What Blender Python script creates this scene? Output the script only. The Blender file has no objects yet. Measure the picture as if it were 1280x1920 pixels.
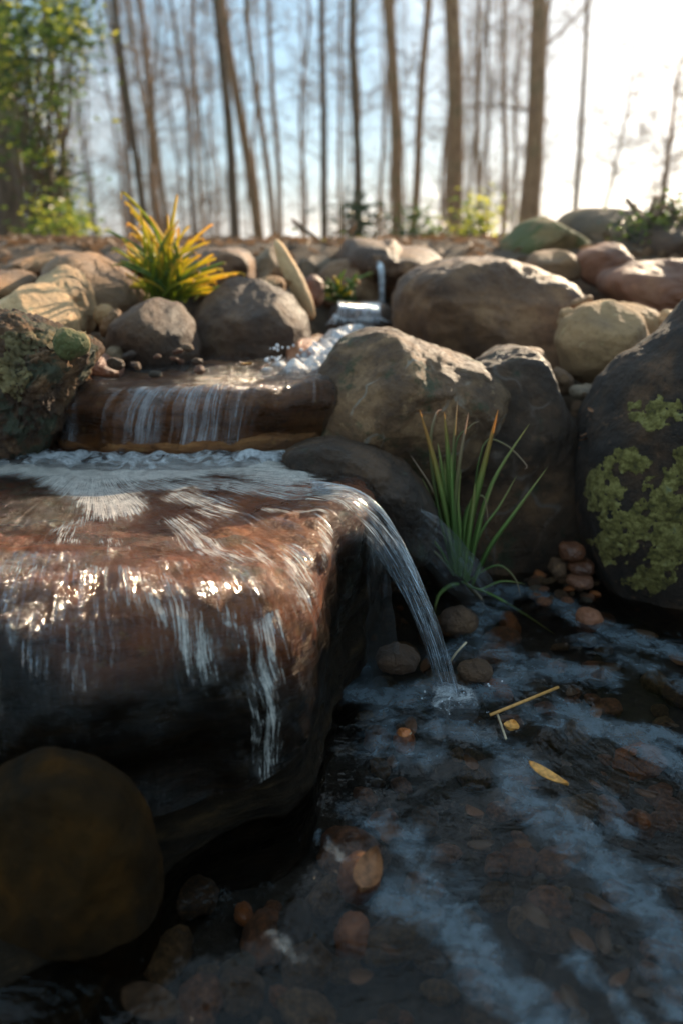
import bpy, bmesh, math, random
from mathutils import Vector, Matrix, noise
random.seed(7)
R = math.radians
SC = bpy.context.scene
COL = SC.collection

# ------------------------------------------------------------------ camera, sky, sun, exposure
F = 1550.0            # focal length in pixels of the 1280x1920 frame
PITCH = math.atan(530 / F)
CAMZ = 0.61
cd = bpy.data.cameras.new('camera')
cam = bpy.data.objects.new('camera', cd); COL.objects.link(cam)
cam.location = (0, 0, CAMZ)
cam.rotation_euler = (math.pi / 2 - PITCH, 0, 0)
cd.sensor_fit = 'HORIZONTAL'; cd.sensor_width = 24.0
cd.lens = F / 1280 * 24.0
cd.clip_start = 0.02; cd.clip_end = 5000
cd.dof.use_dof = True; cd.dof.focus_distance = 1.08; cd.dof.aperture_fstop = 2.6
SC.camera = cam

SUN_EL, SUN_AZ = 21.5, 30.0     # azimuth clockwise from +Y (the way the camera looks)
w = bpy.data.worlds.new('World'); SC.world = w; w.use_nodes = True
nt = w.node_tree; nt.nodes.clear()
out = nt.nodes.new('ShaderNodeOutputWorld'); bg = nt.nodes.new('ShaderNodeBackground')
sky = nt.nodes.new('ShaderNodeTexSky'); sky.sky_type = 'NISHITA'; sky.sun_disc = False
sky.sun_elevation = R(SUN_EL); sky.sun_rotation = R(SUN_AZ)
sky.air_density = 1.0; sky.dust_density = 0.3; sky.ozone_density = 3.0
tc = nt.nodes.new('ShaderNodeTexCoord')
mp = nt.nodes.new('ShaderNodeMapping'); mp.inputs['Scale'].default_value = (1, 1, 2.2)
nz = nt.nodes.new('ShaderNodeTexNoise'); nz.inputs['Scale'].default_value = 2.6; nz.inputs['Detail'].default_value = 6
rp = nt.nodes.new('ShaderNodeValToRGB'); rp.color_ramp.elements[0].position = 0.50; rp.color_ramp.elements[1].position = 0.80
dot = nt.nodes.new('ShaderNodeVectorMath'); dot.operation = 'DOT_PRODUCT'
sunv = Vector((math.sin(R(SUN_AZ)) * math.cos(R(SUN_EL)), math.cos(R(SUN_AZ)) * math.cos(R(SUN_EL)), math.sin(R(SUN_EL))))
dot.inputs[1].default_value = Vector((math.sin(R(24)), math.cos(R(24)), math.tan(R(12)))).normalized()   # the sun's glow, painted into the sky as bright thin cloud
mr = nt.nodes.new('ShaderNodeMapRange'); mr.inputs['From Min'].default_value = 0.925; mr.inputs['From Max'].default_value = 0.997
mr.inputs['To Min'].default_value = 0.0; mr.inputs['To Max'].default_value = 0.85
ad = nt.nodes.new('ShaderNodeMath'); ad.operation = 'ADD'; ad.use_clamp = True
mx = nt.nodes.new('ShaderNodeMixRGB'); mx.inputs[2].default_value = (9.2, 9.0, 8.8, 1)
L = nt.links.new
L(tc.outputs['Generated'], mp.inputs[0]); L(mp.outputs[0], nz.inputs['Vector']); L(nz.outputs['Fac'], rp.inputs[0])
L(tc.outputs['Generated'], dot.inputs[0]); L(dot.outputs['Value'], mr.inputs['Value'])
thin = nt.nodes.new('ShaderNodeMixRGB'); thin.inputs[0].default_value = 0.65; thin.inputs[2].default_value = (3.7, 6.2, 8.0, 1)
L(rp.outputs[0], ad.inputs[0]); L(mr.outputs[0], ad.inputs[1]); L(ad.outputs[0], mx.inputs[0])
L(sky.outputs[0], thin.inputs[1]); L(thin.outputs[0], mx.inputs[1]); L(mx.outputs[0], bg.inputs[0]); bg.inputs[1].default_value = 0.085
L(bg.outputs[0], out.inputs[0])

sd = bpy.data.lights.new('sun', 'SUN'); sd.energy = 5.0; sd.angle = R(0.5); sd.color = (1.0, 0.79, 0.55)
so = bpy.data.objects.new('sun', sd); COL.objects.link(so); so.location = (2, 6, 5)
so.rotation_euler = (-sunv).to_track_quat('-Z', 'Y').to_euler()
SC.view_settings.view_transform = 'Standard'; SC.view_settings.look = 'None'
SC.view_settings.exposure = 0.85; SC.view_settings.gamma = 1.0
SC.render.engine = 'CYCLES'
SC.cycles.use_denoising = True
SC.cycles.max_bounces = 8; SC.cycles.transparent_max_bounces = 16
SC.cycles.caustics_reflective = False; SC.cycles.caustics_refractive = False
SC.cycles.sample_clamp_indirect = 4.0

# ------------------------------------------------------------------ helpers
SP, CP = math.sin(PITCH), math.cos(PITCH)
def ray(px, py):
    a = (px - 640) / F; b = (960 - py) / F
    return Vector((a, CP + b * SP, -SP + b * CP))
def P(px, py, d):
    r = ray(px, py); return Vector((0, 0, CAMZ)) + r * (d / r.y)
def G(px, py, z=0.0):
    r = ray(px, py); return Vector((0, 0, CAMZ)) + r * ((z - CAMZ) / r.z)
def sm(a, b, x):
    t = max(0.0, min(1.0, (x - a) / (b - a))) if a != b else float(x > a)
    return t * t * (3 - 2 * t)
def fbm(v, o=4): return noise.fractal(v, 1.0, 2.0, o)

def tag(o, label=None, cat=None, group=None, kind=None):
    if label: o['label'] = label
    if cat: o['category'] = cat
    if group: o['group'] = group
    if kind: o['kind'] = kind
    return o
def mesh_obj(name, verts, faces, mat, parent=None, loc=None, smooth=True, uvs=None, attrs=None, mats=None, fmat=None):
    me = bpy.data.meshes.new(name)
    loc = Vector(loc) if loc is not None else Vector((0, 0, 0))
    me.from_pydata([tuple(Vector(v) - loc) for v in verts], [], faces); me.update()
    if smooth: me.polygons.foreach_set('use_smooth', [True] * len(me.polygons))
    if uvs:
        ul = me.uv_layers.new(name='flow')
        buf = [0.0] * (2 * len(me.loops))
        for i, l in enumerate(me.loops):
            u = uvs[l.vertex_index]; buf[2 * i] = u[0]; buf[2 * i + 1] = u[1]
        ul.data.foreach_set('uv', buf)
    for k, vals in (attrs or {}).items():
        at = me.attributes.new(k, 'FLOAT', 'POINT'); at.data.foreach_set('value', vals)
    for m in (mats or [mat]): me.materials.append(m)
    if fmat: me.polygons.foreach_set('material_index', fmat)
    o = bpy.data.objects.new(name, me); COL.objects.link(o); o.location = loc
    if parent is not None:
        o.parent = parent; o.location = loc - parent.location
    return o
def empty(name, loc):
    o = bpy.data.objects.new(name, None); COL.objects.link(o); o.location = loc; o.empty_display_size = 0.05
    return o

# ------------------------------------------------------------------ materials
class NT:
    def __init__(s, name):
        s.m = bpy.data.materials.new(name); s.m.use_nodes = True; s.t = s.m.node_tree; s.t.nodes.clear()
        s.out = s.n('ShaderNodeOutputMaterial')
    def n(s, typ, **kw):
        x = s.t.nodes.new(typ)
        for k, v in kw.items():
            if k.startswith('i_'): x.inputs[k[2:].replace('_', ' ')].default_value = v
            else: setattr(x, k, v)
        return x
    def l(s, a, b): s.t.links.new(a, b)
    def math(s, op, a, b=None, clamp=False):
        x = s.n('ShaderNodeMath', operation=op, use_clamp=clamp)
        for i, v in enumerate((a, b)):
            if v is None: continue
            if isinstance(v, (int, float)): x.inputs[i].default_value = v
            else: s.l(v, x.inputs[i])
        return x.outputs[0]
    def noise(s, vec, scale, detail=5, rough=0.55, dist=0.0):
        x = s.n('ShaderNodeTexNoise'); x.inputs['Scale'].default_value = scale
        x.inputs['Detail'].default_value = detail; x.inputs['Roughness'].default_value = rough
        x.inputs['Distortion'].default_value = dist
        s.l(vec, x.inputs['Vector']); return x.outputs['Fac']
    def ramp(s, fac, stops):
        x = s.n('ShaderNodeValToRGB'); e = x.color_ramp.elements
        while len(e) < len(stops): e.new(0.5)
        for i, (p, c) in enumerate(stops):
            e[i].position = p; e[i].color = (c, c, c, 1) if isinstance(c, (int, float)) else (*c, 1)
        s.l(fac, x.inputs[0]); return x.outputs[0]
    def mix(s, fac, a, b, typ='MIX'):
        x = s.n('ShaderNodeMixRGB', blend_type=typ)
        for i, v in enumerate((fac, a, b)):
            if isinstance(v, (int, float)): x.inputs[i].default_value = v
            elif isinstance(v, tuple): x.inputs[i].default_value = (*v, 1)
            else: s.l(v, x.inputs[i])
        return x.outputs[0]
    def maprange(s, v, a, b, c=0.0, d=1.0, smooth=True):
        x = s.n('ShaderNodeMapRange'); x.interpolation_type = 'SMOOTHSTEP' if smooth else 'LINEAR'
        s.l(v, x.inputs['Value'])
        for k, q in zip(('From Min', 'From Max', 'To Min', 'To Max'), (a, b, c, d)): x.inputs[k].default_value = q
        return x.outputs[0]

def warm(c): return (c[0] * 1.34, c[1] * .96, c[2] * .60)
def rock_mat(name, c1, c2, c3, rough=0.75, sc=9.0, bump=0.012, moss=None, moss_amt=0.5, vein=None, strata=False, spots=0.4, spec=0.5, wall=False):
    c1, c2, c3 = warm(c1), warm(c2), warm(c3)
    N = NT(name); tcn = N.n('ShaderNodeTexCoord'); v = tcn.outputs['Object']
    oi = N.n('ShaderNodeObjectInfo')
    off = N.n('ShaderNodeVectorMath', operation='ADD'); N.l(v, off.inputs[0])
    cmb = N.n('ShaderNodeCombineXYZ'); rr = N.math('MULTIPLY', oi.outputs['Random'], 37.0)
    for i in range(3): N.l(rr, cmb.inputs[i])
    N.l(cmb.outputs[0], off.inputs[1]); v = off.outputs[0]
    if strata:
        mpn = N.n('ShaderNodeMapping'); mpn.inputs['Scale'].default_value = (1, 1, 4.5); N.l(v, mpn.inputs[0]); vs = mpn.outputs[0]
    else: vs = v
    n1 = N.noise(vs, sc, 8, 0.62, 0.4)
    col = N.ramp(n1, [(0.3, c1), (0.5, c2), (0.72, c3)])
    n2 = N.noise(v, sc * 7, 4, 0.7)
    col = N.mix(N.maprange(n2, 0.52, 0.7, 0, spots), col, tuple(x * 0.45 for x in c1))
    n5 = N.noise(v, sc * .45, 3, .5)
    col = N.mix(1.0, col, N.ramp(n5, [(.35, .55), (.65, 1.35)]), 'MULTIPLY')
    n4 = N.noise(v, sc * 4.2, 3, 0.6)
    col = N.mix(N.maprange(n4, 0.6, 0.75, 0, spots * .8), col, tuple(min(.7, x * 1.6) for x in c3))
    if vein:
        vo = N.n('ShaderNodeTexVoronoi', feature='DISTANCE_TO_EDGE'); vo.inputs['Scale'].default_value = 4.5
        wv = N.n('ShaderNodeVectorMath', operation='ADD'); N.l(v, wv.inputs[0])
        nn = N.n('ShaderNodeTexNoise'); nn.inputs['Scale'].default_value = 6; N.l(v, nn.inputs['Vector'])
        s_ = N.n('ShaderNodeVectorMath', operation='SCALE'); s_.inputs['Scale'].default_value = 0.35; N.l(nn.outputs['Color'], s_.inputs[0]); N.l(s_.outputs[0], wv.inputs[1])
        N.l(wv.outputs[0], vo.inputs['Vector'])
        col = N.mix(N.math('MULTIPLY', N.maprange(vo.outputs['Distance'], 0.0, 0.03, 1, 0), N.maprange(n1, .45, .6)), col, vein)
    if moss:
        n3 = N.noise(v, sc * 0.7, 6, 0.7)
        col = N.mix(N.maprange(n3, 0.62 - moss_amt * 0.2, 0.7 - moss_amt * 0.2, 0, 0.85), col, moss)
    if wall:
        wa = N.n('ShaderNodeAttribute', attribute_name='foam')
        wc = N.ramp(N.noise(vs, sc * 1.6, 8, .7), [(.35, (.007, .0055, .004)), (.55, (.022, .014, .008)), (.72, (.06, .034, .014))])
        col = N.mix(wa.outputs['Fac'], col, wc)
    b = N.n('ShaderNodeBsdfPrincipled'); N.l(col, b.inputs['Base Color'])
    rn = N.maprange(n1, 0.3, 0.7, max(0.05, rough - 0.12), min(1, rough + 0.12)); N.l(rn, b.inputs['Roughness'])
    b.inputs['Specular IOR Level'].default_value = spec
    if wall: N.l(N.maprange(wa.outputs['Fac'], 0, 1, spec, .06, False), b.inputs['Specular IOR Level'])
    hn = N.noise(vs, sc * 2.2, 10, 0.72)
    bp = N.n('ShaderNodeBump'); bp.inputs['Distance'].default_value = bump; bp.inputs['Strength'].default_value = 1.0
    N.l(hn, bp.inputs['Height']); N.l(bp.outputs[0], b.inputs['Normal'])
    N.l(b.outputs[0], N.out.inputs[0]); return N.m

def plain_mat(name, c, rough=0.7, sc=20, var=0.35, bump=0.0, spec=.5, transl=0.0):
    N = NT(name); tcn = N.n('ShaderNodeTexCoord'); n1 = N.noise(tcn.outputs['Object'], sc, 4)
    col = N.ramp(n1, [(0.3, tuple(x * (1 - var) for x in c)), (0.7, tuple(min(1, x * (1 + var)) for x in c))])
    oi = N.n('ShaderNodeObjectInfo'); hs = N.n('ShaderNodeHueSaturation'); N.l(col, hs.inputs['Color'])
    N.l(N.maprange(oi.outputs['Random'], 0, 1, .75, 1.25, False), hs.inputs['Value']); col = hs.outputs[0]
    b = N.n('ShaderNodeBsdfPrincipled'); N.l(col, b.inputs['Base Color']); b.inputs['Roughness'].default_value = rough
    b.inputs['Specular IOR Level'].default_value = spec
    if bump:
        bp = N.n('ShaderNodeBump'); bp.inputs['Distance'].default_value = bump
        N.l(N.noise(tcn.outputs['Object'], sc * 2, 6, .7), bp.inputs['Height']); N.l(bp.outputs[0], b.inputs['Normal'])
    if transl:
        t = N.n('ShaderNodeBsdfTranslucent'); N.l(col, t.inputs[0]); ms = N.n('ShaderNodeMixShader'); ms.inputs[0].default_value = transl
        N.l(b.outputs[0], ms.inputs[1]); N.l(t.outputs[0], ms.inputs[2]); N.l(ms.outputs[0], N.out.inputs[0])
    else: N.l(b.outputs[0], N.out.inputs[0])
    return N.m

def blade_mat(name, base, mid, tip, transl=0.45):
    """grass blade: colour runs from base to tip along the blade (v of the flow map)"""
    N = NT(name); uv = N.n('ShaderNodeUVMap', uv_map='flow'); sp = N.n('ShaderNodeSeparateXYZ'); N.l(uv.outputs[0], sp.inputs[0])
    tcn = N.n('ShaderNodeTexCoord')
    oi = N.n('ShaderNodeObjectInfo')
    f = N.math('ADD', sp.outputs[1], N.math('MULTIPLY', N.math('SUBTRACT', oi.outputs['Random'], .5), 0.35))
    col = N.ramp(f, [(0.25, base), (0.6, mid), (0.92, tip)])
    b = N.n('ShaderNodeBsdfPrincipled'); N.l(col, b.inputs['Base Color']); b.inputs['Roughness'].default_value = 0.45
    t = N.n('ShaderNodeBsdfTranslucent'); N.l(col, t.inputs[0]); ms = N.n('ShaderNodeMixShader'); ms.inputs[0].default_value = transl
    N.l(b.outputs[0], ms.inputs[1]); N.l(t.outputs[0], ms.inputs[2]); N.l(ms.outputs[0], N.out.inputs[0])
    return N.m

def water_mat(name, tint=(0.86, 0.82, 0.76), su=60.0, sv=5.0, bdist=0.004, rough=0.07, foam_col=(0.8, 0.82, 0.84), streak=0.5, fine=140.0, calm=None, spec_boost=0.0, foam_max=.95, refl=1.0, contrast=2.6, soft=.4):
    """thin clear water: see-through + mirror by Fresnel, foam where the 'foam' attribute and a flow-aligned noise allow"""
    N = NT(name); uv = N.n('ShaderNodeUVMap', uv_map='flow'); tcn = N.n('ShaderNodeTexCoord')
    mpn = N.n('ShaderNodeMapping'); mpn.inputs['Scale'].default_value = (su, sv, 1); N.l(uv.outputs[0], mpn.inputs[0])
    st = N.noise(mpn.outputs[0], 1.0, 4, 0.6, 0.6)
    mp2 = N.n('ShaderNodeMapping'); mp2.inputs['Scale'].default_value = (su * 3.5, sv * 3.0, 1); N.l(uv.outputs[0], mp2.inputs[0])
    st2 = N.noise(mp2.outputs[0], 1.0, 3, 0.6, 0.3)
    iso = N.noise(tcn.outputs['Object'], fine * 0.18, 5, 0.65, .8)
    at = N.n('ShaderNodeAttribute', attribute_name='foam')
    pat = N.math('ADD', N.math('MULTIPLY', N.math('ADD', N.math('MULTIPLY', st, .6), N.math('MULTIPLY', st2, .4)), streak), N.math('MULTIPLY', iso, 1 - streak))
    pat = N.math('ADD', N.math('MULTIPLY', N.math('SUBTRACT', pat, .5), contrast), .5)
    th = N.math('ADD', pat, at.outputs['Fac'])
    foam = N.math('MULTIPLY', N.maprange(th, 0.95, 0.95 + soft), foam_max)
    h = N.math('ADD', N.math('MULTIPLY', st, 0.75), N.math('MULTIPLY', st2, 0.35))
    h = N.math('ADD', h, N.math('MULTIPLY', N.noise(tcn.outputs['Object'], fine * .3, 3, .5), 0.35))
    bp = N.n('ShaderNodeBump'); bp.inputs['Distance'].default_value = bdist; N.l(h, bp.inputs['Height'])
    fr = N.n('ShaderNodeFresnel'); fr.inputs['IOR'].default_value = 1.33; N.l(bp.outputs[0], fr.inputs['Normal'])
    tr = N.n('ShaderNodeBsdfTransparent'); tr.inputs[0].default_value = (*tint, 1)
    gl = N.n('ShaderNodeBsdfGlossy'); gl.inputs['Roughness'].default_value = rough; N.l(bp.outputs[0], gl.inputs['Normal'])
    m1 = N.n('ShaderNodeMixShader')
    N.l(N.math('ADD', N.math('MULTIPLY', fr.outputs[0], refl), spec_boost, True), m1.inputs[0]); N.l(tr.outputs[0], m1.inputs[1]); N.l(gl.outputs[0], m1.inputs[2])
    fb = N.n('ShaderNodeBump'); fb.inputs['Distance'].default_value = .003; N.l(N.noise(tcn.outputs['Object'], fine * 1.5, 4, .7), fb.inputs['Height'])
    vor = N.n('ShaderNodeTexVoronoi'); vor.inputs['Scale'].default_value = fine * 2.2; N.l(tcn.outputs['Object'], vor.inputs['Vector'])
    fcol = N.mix(1.0, N.ramp(vor.outputs['Distance'], [(.15, tuple(x * .55 for x in foam_col)), (.5, foam_col)]), N.ramp(N.noise(tcn.outputs['Object'], fine * .5, 4, .7), [(.35, .6), (.6, 1.0)]), 'MULTIPLY')
    fm = N.n('ShaderNodeBsdfPrincipled'); N.l(fcol, fm.inputs['Base Color']); fm.inputs['Roughness'].default_value = 0.3
    N.l(fb.outputs[0], fm.inputs['Normal'])
    ft = N.n('ShaderNodeBsdfTranslucent'); ft.inputs[0].default_value = (*foam_col, 1)
    mf = N.n('ShaderNodeMixShader'); mf.inputs[0].default_value = .35; N.l(fm.outputs[0], mf.inputs[1]); N.l(ft.outputs[0], mf.inputs[2])
    m2 = N.n('ShaderNodeMixShader'); N.l(foam, m2.inputs[0]); N.l(m1.outputs[0], m2.inputs[1]); N.l(mf.outputs[0], m2.inputs[2])
    N.l(m2.outputs[0], N.out.inputs[0]); return N.m

M = {}
M['brown']  = rock_mat('brown_stone', (.05, .03, .02), (.125, .082, .055), (.26, .19, .135), .6, 10, .018)
M['dark']   = rock_mat('dark_brown_stone', (.024, .015, .010), (.062, .04, .028), (.15, .105, .075), .62, 9, .018, spots=.35)
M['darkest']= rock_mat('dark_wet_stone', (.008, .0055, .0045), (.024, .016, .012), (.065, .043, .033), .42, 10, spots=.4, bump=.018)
M['wetred'] = rock_mat('wet_red_brown_pebble', (.035, .018, .012), (.085, .04, .026), (.15, .075, .05), .35, 20, .004, spots=.4)
M['flank'] = rock_mat('dark_mottled_stone', (.012, .008, .005), (.04, .027, .018), (.11, .075, .052), .55, 11, .02, spots=.4, moss=(.03, .034, .012), moss_amt=.3, vein=(.14, .10, .075))
M['pale']   = rock_mat('pale_tan_stone', (.20, .15, .10), (.33, .26, .18), (.46, .38, .28), .8, 9, .016, spots=.4)
M['cream']  = rock_mat('cream_stone', (.30, .24, .17), (.42, .35, .26), (.55, .47, .37), .75, 9, .014, spots=.35)
M['tan']    = rock_mat('tan_stone', (.11, .075, .048), (.20, .14, .09), (.30, .22, .15), .7, 9, .015, spots=.35)
M['red']    = rock_mat('reddish_stone', (.10, .048, .032), (.19, .095, .066), (.29, .17, .12), .6, 7, .007, spots=.25)
M['grey']   = rock_mat('grey_stone', (.08, .07, .058), (.15, .13, .11), (.25, .22, .19), .8, 7, .008)
M['greenish']=rock_mat('mossy_grey_stone', (.07, .065, .04), (.13, .12, .07), (.22, .20, .13), .85, 7, .008, moss=(.07, .085, .02), moss_amt=.8)
M['rough']  = rock_mat('pitted_dark_stone', (.02, .013, .009), (.12, .08, .052), (.32, .24, .17), .85, 16, .035, moss=(.07, .085, .045), moss_amt=.5)
M['mottled']= rock_mat('mottled_brown_stone', (.035, .022, .014), (.13, .09, .06), (.36, .28, .21), .65, 13, .02, moss=(.05, .058, .018), moss_amt=.42, vein=(.34, .27, .2))
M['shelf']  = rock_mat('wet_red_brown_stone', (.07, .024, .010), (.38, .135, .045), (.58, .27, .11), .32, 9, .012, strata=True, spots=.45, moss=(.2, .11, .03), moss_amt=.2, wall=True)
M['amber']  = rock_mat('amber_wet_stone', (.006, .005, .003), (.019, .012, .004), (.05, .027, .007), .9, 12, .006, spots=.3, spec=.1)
M['slate']  = rock_mat('slate_grey_stone', (.05, .05, .05), (.085, .08, .078), (.15, .14, .13), .6, 9, .008)
M['lichen_rock'] = rock_mat('dark_lichened_stone', (.010, .007, .005), (.032, .023, .017), (.11, .075, .055), .8, 13, .022, spots=.6)
M['orange_pebble'] = rock_mat('orange_pebble', (.16, .06, .02), (.30, .12, .045), (.42, .2, .09), .5, 20, .002, spots=.2)

# ------------------------------------------------------------------ rocks
def polar(poly, c, n=256, sm_=100):
    """radius of a star-shaped polygon round c for n angles, lightly smoothed"""
    res = []
    for k in range(n):
        t = 2 * math.pi * k / n; dx, dy = math.cos(t), math.sin(t); best = None
        for i in range(len(poly)):
            x1, y1 = poly[i][0] - c[0], poly[i][1] - c[1]; j = (i + 1) % len(poly)
            x2, y2 = poly[j][0] - c[0], poly[j][1] - c[1]
            ex, ey = x2 - x1, y2 - y1; den = dx * ey - dy * ex
            if abs(den) < 1e-12: continue
            r = (x1 * ey - y1 * ex) / den; s = (x1 * dy - y1 * dx) / den
            if r > 0 and -1e-6 <= s <= 1 + 1e-6 and (best is None or r > best): best = r
        res.append(best or 0.01)
    for _ in range(4):
        res = [(res[i - 1] + 2 * res[i] + res[(i + 1) % n]) / 4 for i in range(n)]
    if sm_ < 100:   # keep only the low harmonics: a worn outline without corners
        m0 = sum(res) / n; out_ = [m0] * n
        for h in range(1, sm_ + 1):
            ca = sum(res[i] * math.cos(2 * math.pi * h * i / n) for i in range(n)) * 2 / n; sa = sum(res[i] * math.sin(2 * math.pi * h * i / n) for i in range(n)) * 2 / n
            for i in range(n): out_[i] += ca * math.cos(2 * math.pi * h * i / n) + sa * math.sin(2 * math.pi * h * i / n)
        res = [max(.15 * m0, r_) for r_ in out_]
    return res
def pol_at(rs, t):
    n = len(rs); f = (t / (2 * math.pi)) % 1.0 * n; i = int(f) % n; a = f - int(f)
    return rs[i] * (1 - a) + rs[(i + 1) % n] * a
ICO = {}
def ico(sub):
    if sub not in ICO:
        bm = bmesh.new(); bmesh.ops.create_icosphere(bm, subdivisions=sub, radius=1.0)
        ICO[sub] = ([v.co.copy() for v in bm.verts], [tuple(v.index for v in f.verts) for f in bm.faces]); bm.free()
    return ICO[sub]
def rock(name, label, outline, d, thick, mat, amp=0.05, seed=0, sub=6, cuts=5, cat='rock', group=None, pn=2.5, freq=2.2, lean=0.0, back=None, rough=1.0):
    """a boulder whose silhouette follows the outline (pixels) at distance d and whose depth is thick in front and back behind"""
    rng = random.Random(seed + hash(name) % 1 + int(outline[0][0] * 3 + outline[0][1]))
    W = [P(x, y, d) for x, y in outline]; poly = [(p.x, p.z) for p in W]
    c = (sum(p[0] for p in poly) / len(poly), sum(p[1] for p in poly) / len(poly)); rs = polar(poly, c, 256, 5 if len(outline) < 9 and sub < 6 else 16)
    size = sum(rs) / len(rs); back = back or thick
    V, Fc = ico(sub); o3 = Vector((rng.uniform(-50, 50), rng.uniform(-50, 50), rng.uniform(-50, 50)))
    planes = []
    for _ in range(cuts):
        m = Vector((rng.uniform(-.9, .9), rng.uniform(-1.2, -.1), rng.uniform(-.5, 1))).normalized(); planes.append((m, rng.uniform(.72, .92)))
    vs = []
    for n in V:
        k = (abs(n.x) ** 2 + abs(n.z) ** 2) ** .5; q = (k ** pn + abs(n.y) ** pn) ** (1 / pn); p = n / q
        for m, h in planes:
            e = p.dot(m) - h
            if e > 0: p = p - m * (e - .05 * (1 - math.exp(-e / .05)))
        disp = amp * fbm(p * freq + o3, 3) + amp * .45 * fbm(p * freq * 3.3 + o3, 4) + amp * .16 * rough * fbm(p * freq * 11 + o3, 3)
        p = p + n * disp
        rr = pol_at(rs, math.atan2(p.z, p.x))
        y = p.y * (thick if p.y < 0 else back)
        vs.append(Vector((c[0] + p.x * rr, d + y + lean * p.z * rr, c[1] + p.z * rr)))
    loc = Vector((c[0], d, min(v.z for v in vs)))
    o = mesh_obj(name, vs, Fc, mat, loc=loc); tag(o, label, cat, group); return o

# ------------------------------------------------------------------ ground
def terrain_z(x, y):
    ax = abs(x)
    bed = -0.075
    up = sm(1.40, 3.0, y)
    z = bed + (0.56 - bed) * up
    # side banks of the lower pool
    z += sm(0.62, 1.1, x) * 0.35 * (1 - sm(1.2, 3.0, y)) + sm(1.15, 1.8, -x) * 0.25 * (1 - sm(1.2, 3.0, y))
    # stream channel
    cx = -0.12 + (y - 1.5) * 0.28
    if 1.3 < y < 3.4: z -= 0.10 * math.exp(-((x - cx) / 0.2) ** 2) * sm(1.3, 1.6, y) * (1 - sm(2.9, 3.4, y))
    z += 0.05 * sm(.3, 2.0, x) * sm(2, 3, y)
    if y > 3.6: z -= (y - 3.6) * 0.028 + 0.2 * sm(3.6, 9, y)
    z += 0.02 * noise.noise(Vector((x * 1.3, y * 1.3, 0))) + .008 * noise.noise(Vector((x * 7, y * 7, 3)))
    return z
def build_ground():
    ys = [-3 + i * .3 for i in range(10)] + [0.1 + i * .035 for i in range(120)] + [4.35 + i * .25 for i in range(30)] + [12 * 1.12 ** i for i in range(46)]
    xs0 = [-2.6 + i * 0.04 for i in range(131)]
    ext = [2.8 * 1.14 ** i for i in range(54)]
    xs = [-e for e in reversed(ext)] + xs0 + ext
    vs = [Vector((x, y, terrain_z(x, y))) for y in ys for x in xs]
    nx = len(xs); fs = [(j * nx + i, j * nx + i + 1, (j + 1) * nx + i + 1, (j + 1) * nx + i) for j in range(len(ys) - 1) for i in range(nx - 1)]
    N = NT('leaf_litter_soil'); tcn = N.n('ShaderNodeTexCoord'); v = tcn.outputs['Object']
    col = N.ramp(N.noise(v, 14, 8, .7), [(.3, (.03, .02, .013)), (.5, (.10, .062, .036)), (.7, (.21, .14, .085))])
    vo = N.n('ShaderNodeTexVoronoi'); vo.inputs['Scale'].default_value = 26; N.l(v, vo.inputs['Vector'])
    col = N.mix(.4, col, N.ramp(vo.outputs['Color'], [(.2, (.05, .03, .018)), (.8, (.24, .15, .08))]))
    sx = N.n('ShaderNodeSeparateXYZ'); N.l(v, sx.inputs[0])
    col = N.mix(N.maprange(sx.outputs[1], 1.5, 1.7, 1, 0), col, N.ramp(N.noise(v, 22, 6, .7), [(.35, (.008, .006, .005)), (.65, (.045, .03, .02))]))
    b = N.n('ShaderNodeBsdfPrincipled'); N.l(col, b.inputs['Base Color']); b.inputs['Roughness'].default_value = .9
    bp = N.n('ShaderNodeBump'); bp.inputs['Distance'].default_value = .02; N.l(N.noise(v, 35, 8, .7), bp.inputs['Height']); N.l(bp.outputs[0], b.inputs['Normal'])
    N.l(b.outputs[0], N.out.inputs[0])
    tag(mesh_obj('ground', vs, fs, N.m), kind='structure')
build_ground()

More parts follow.
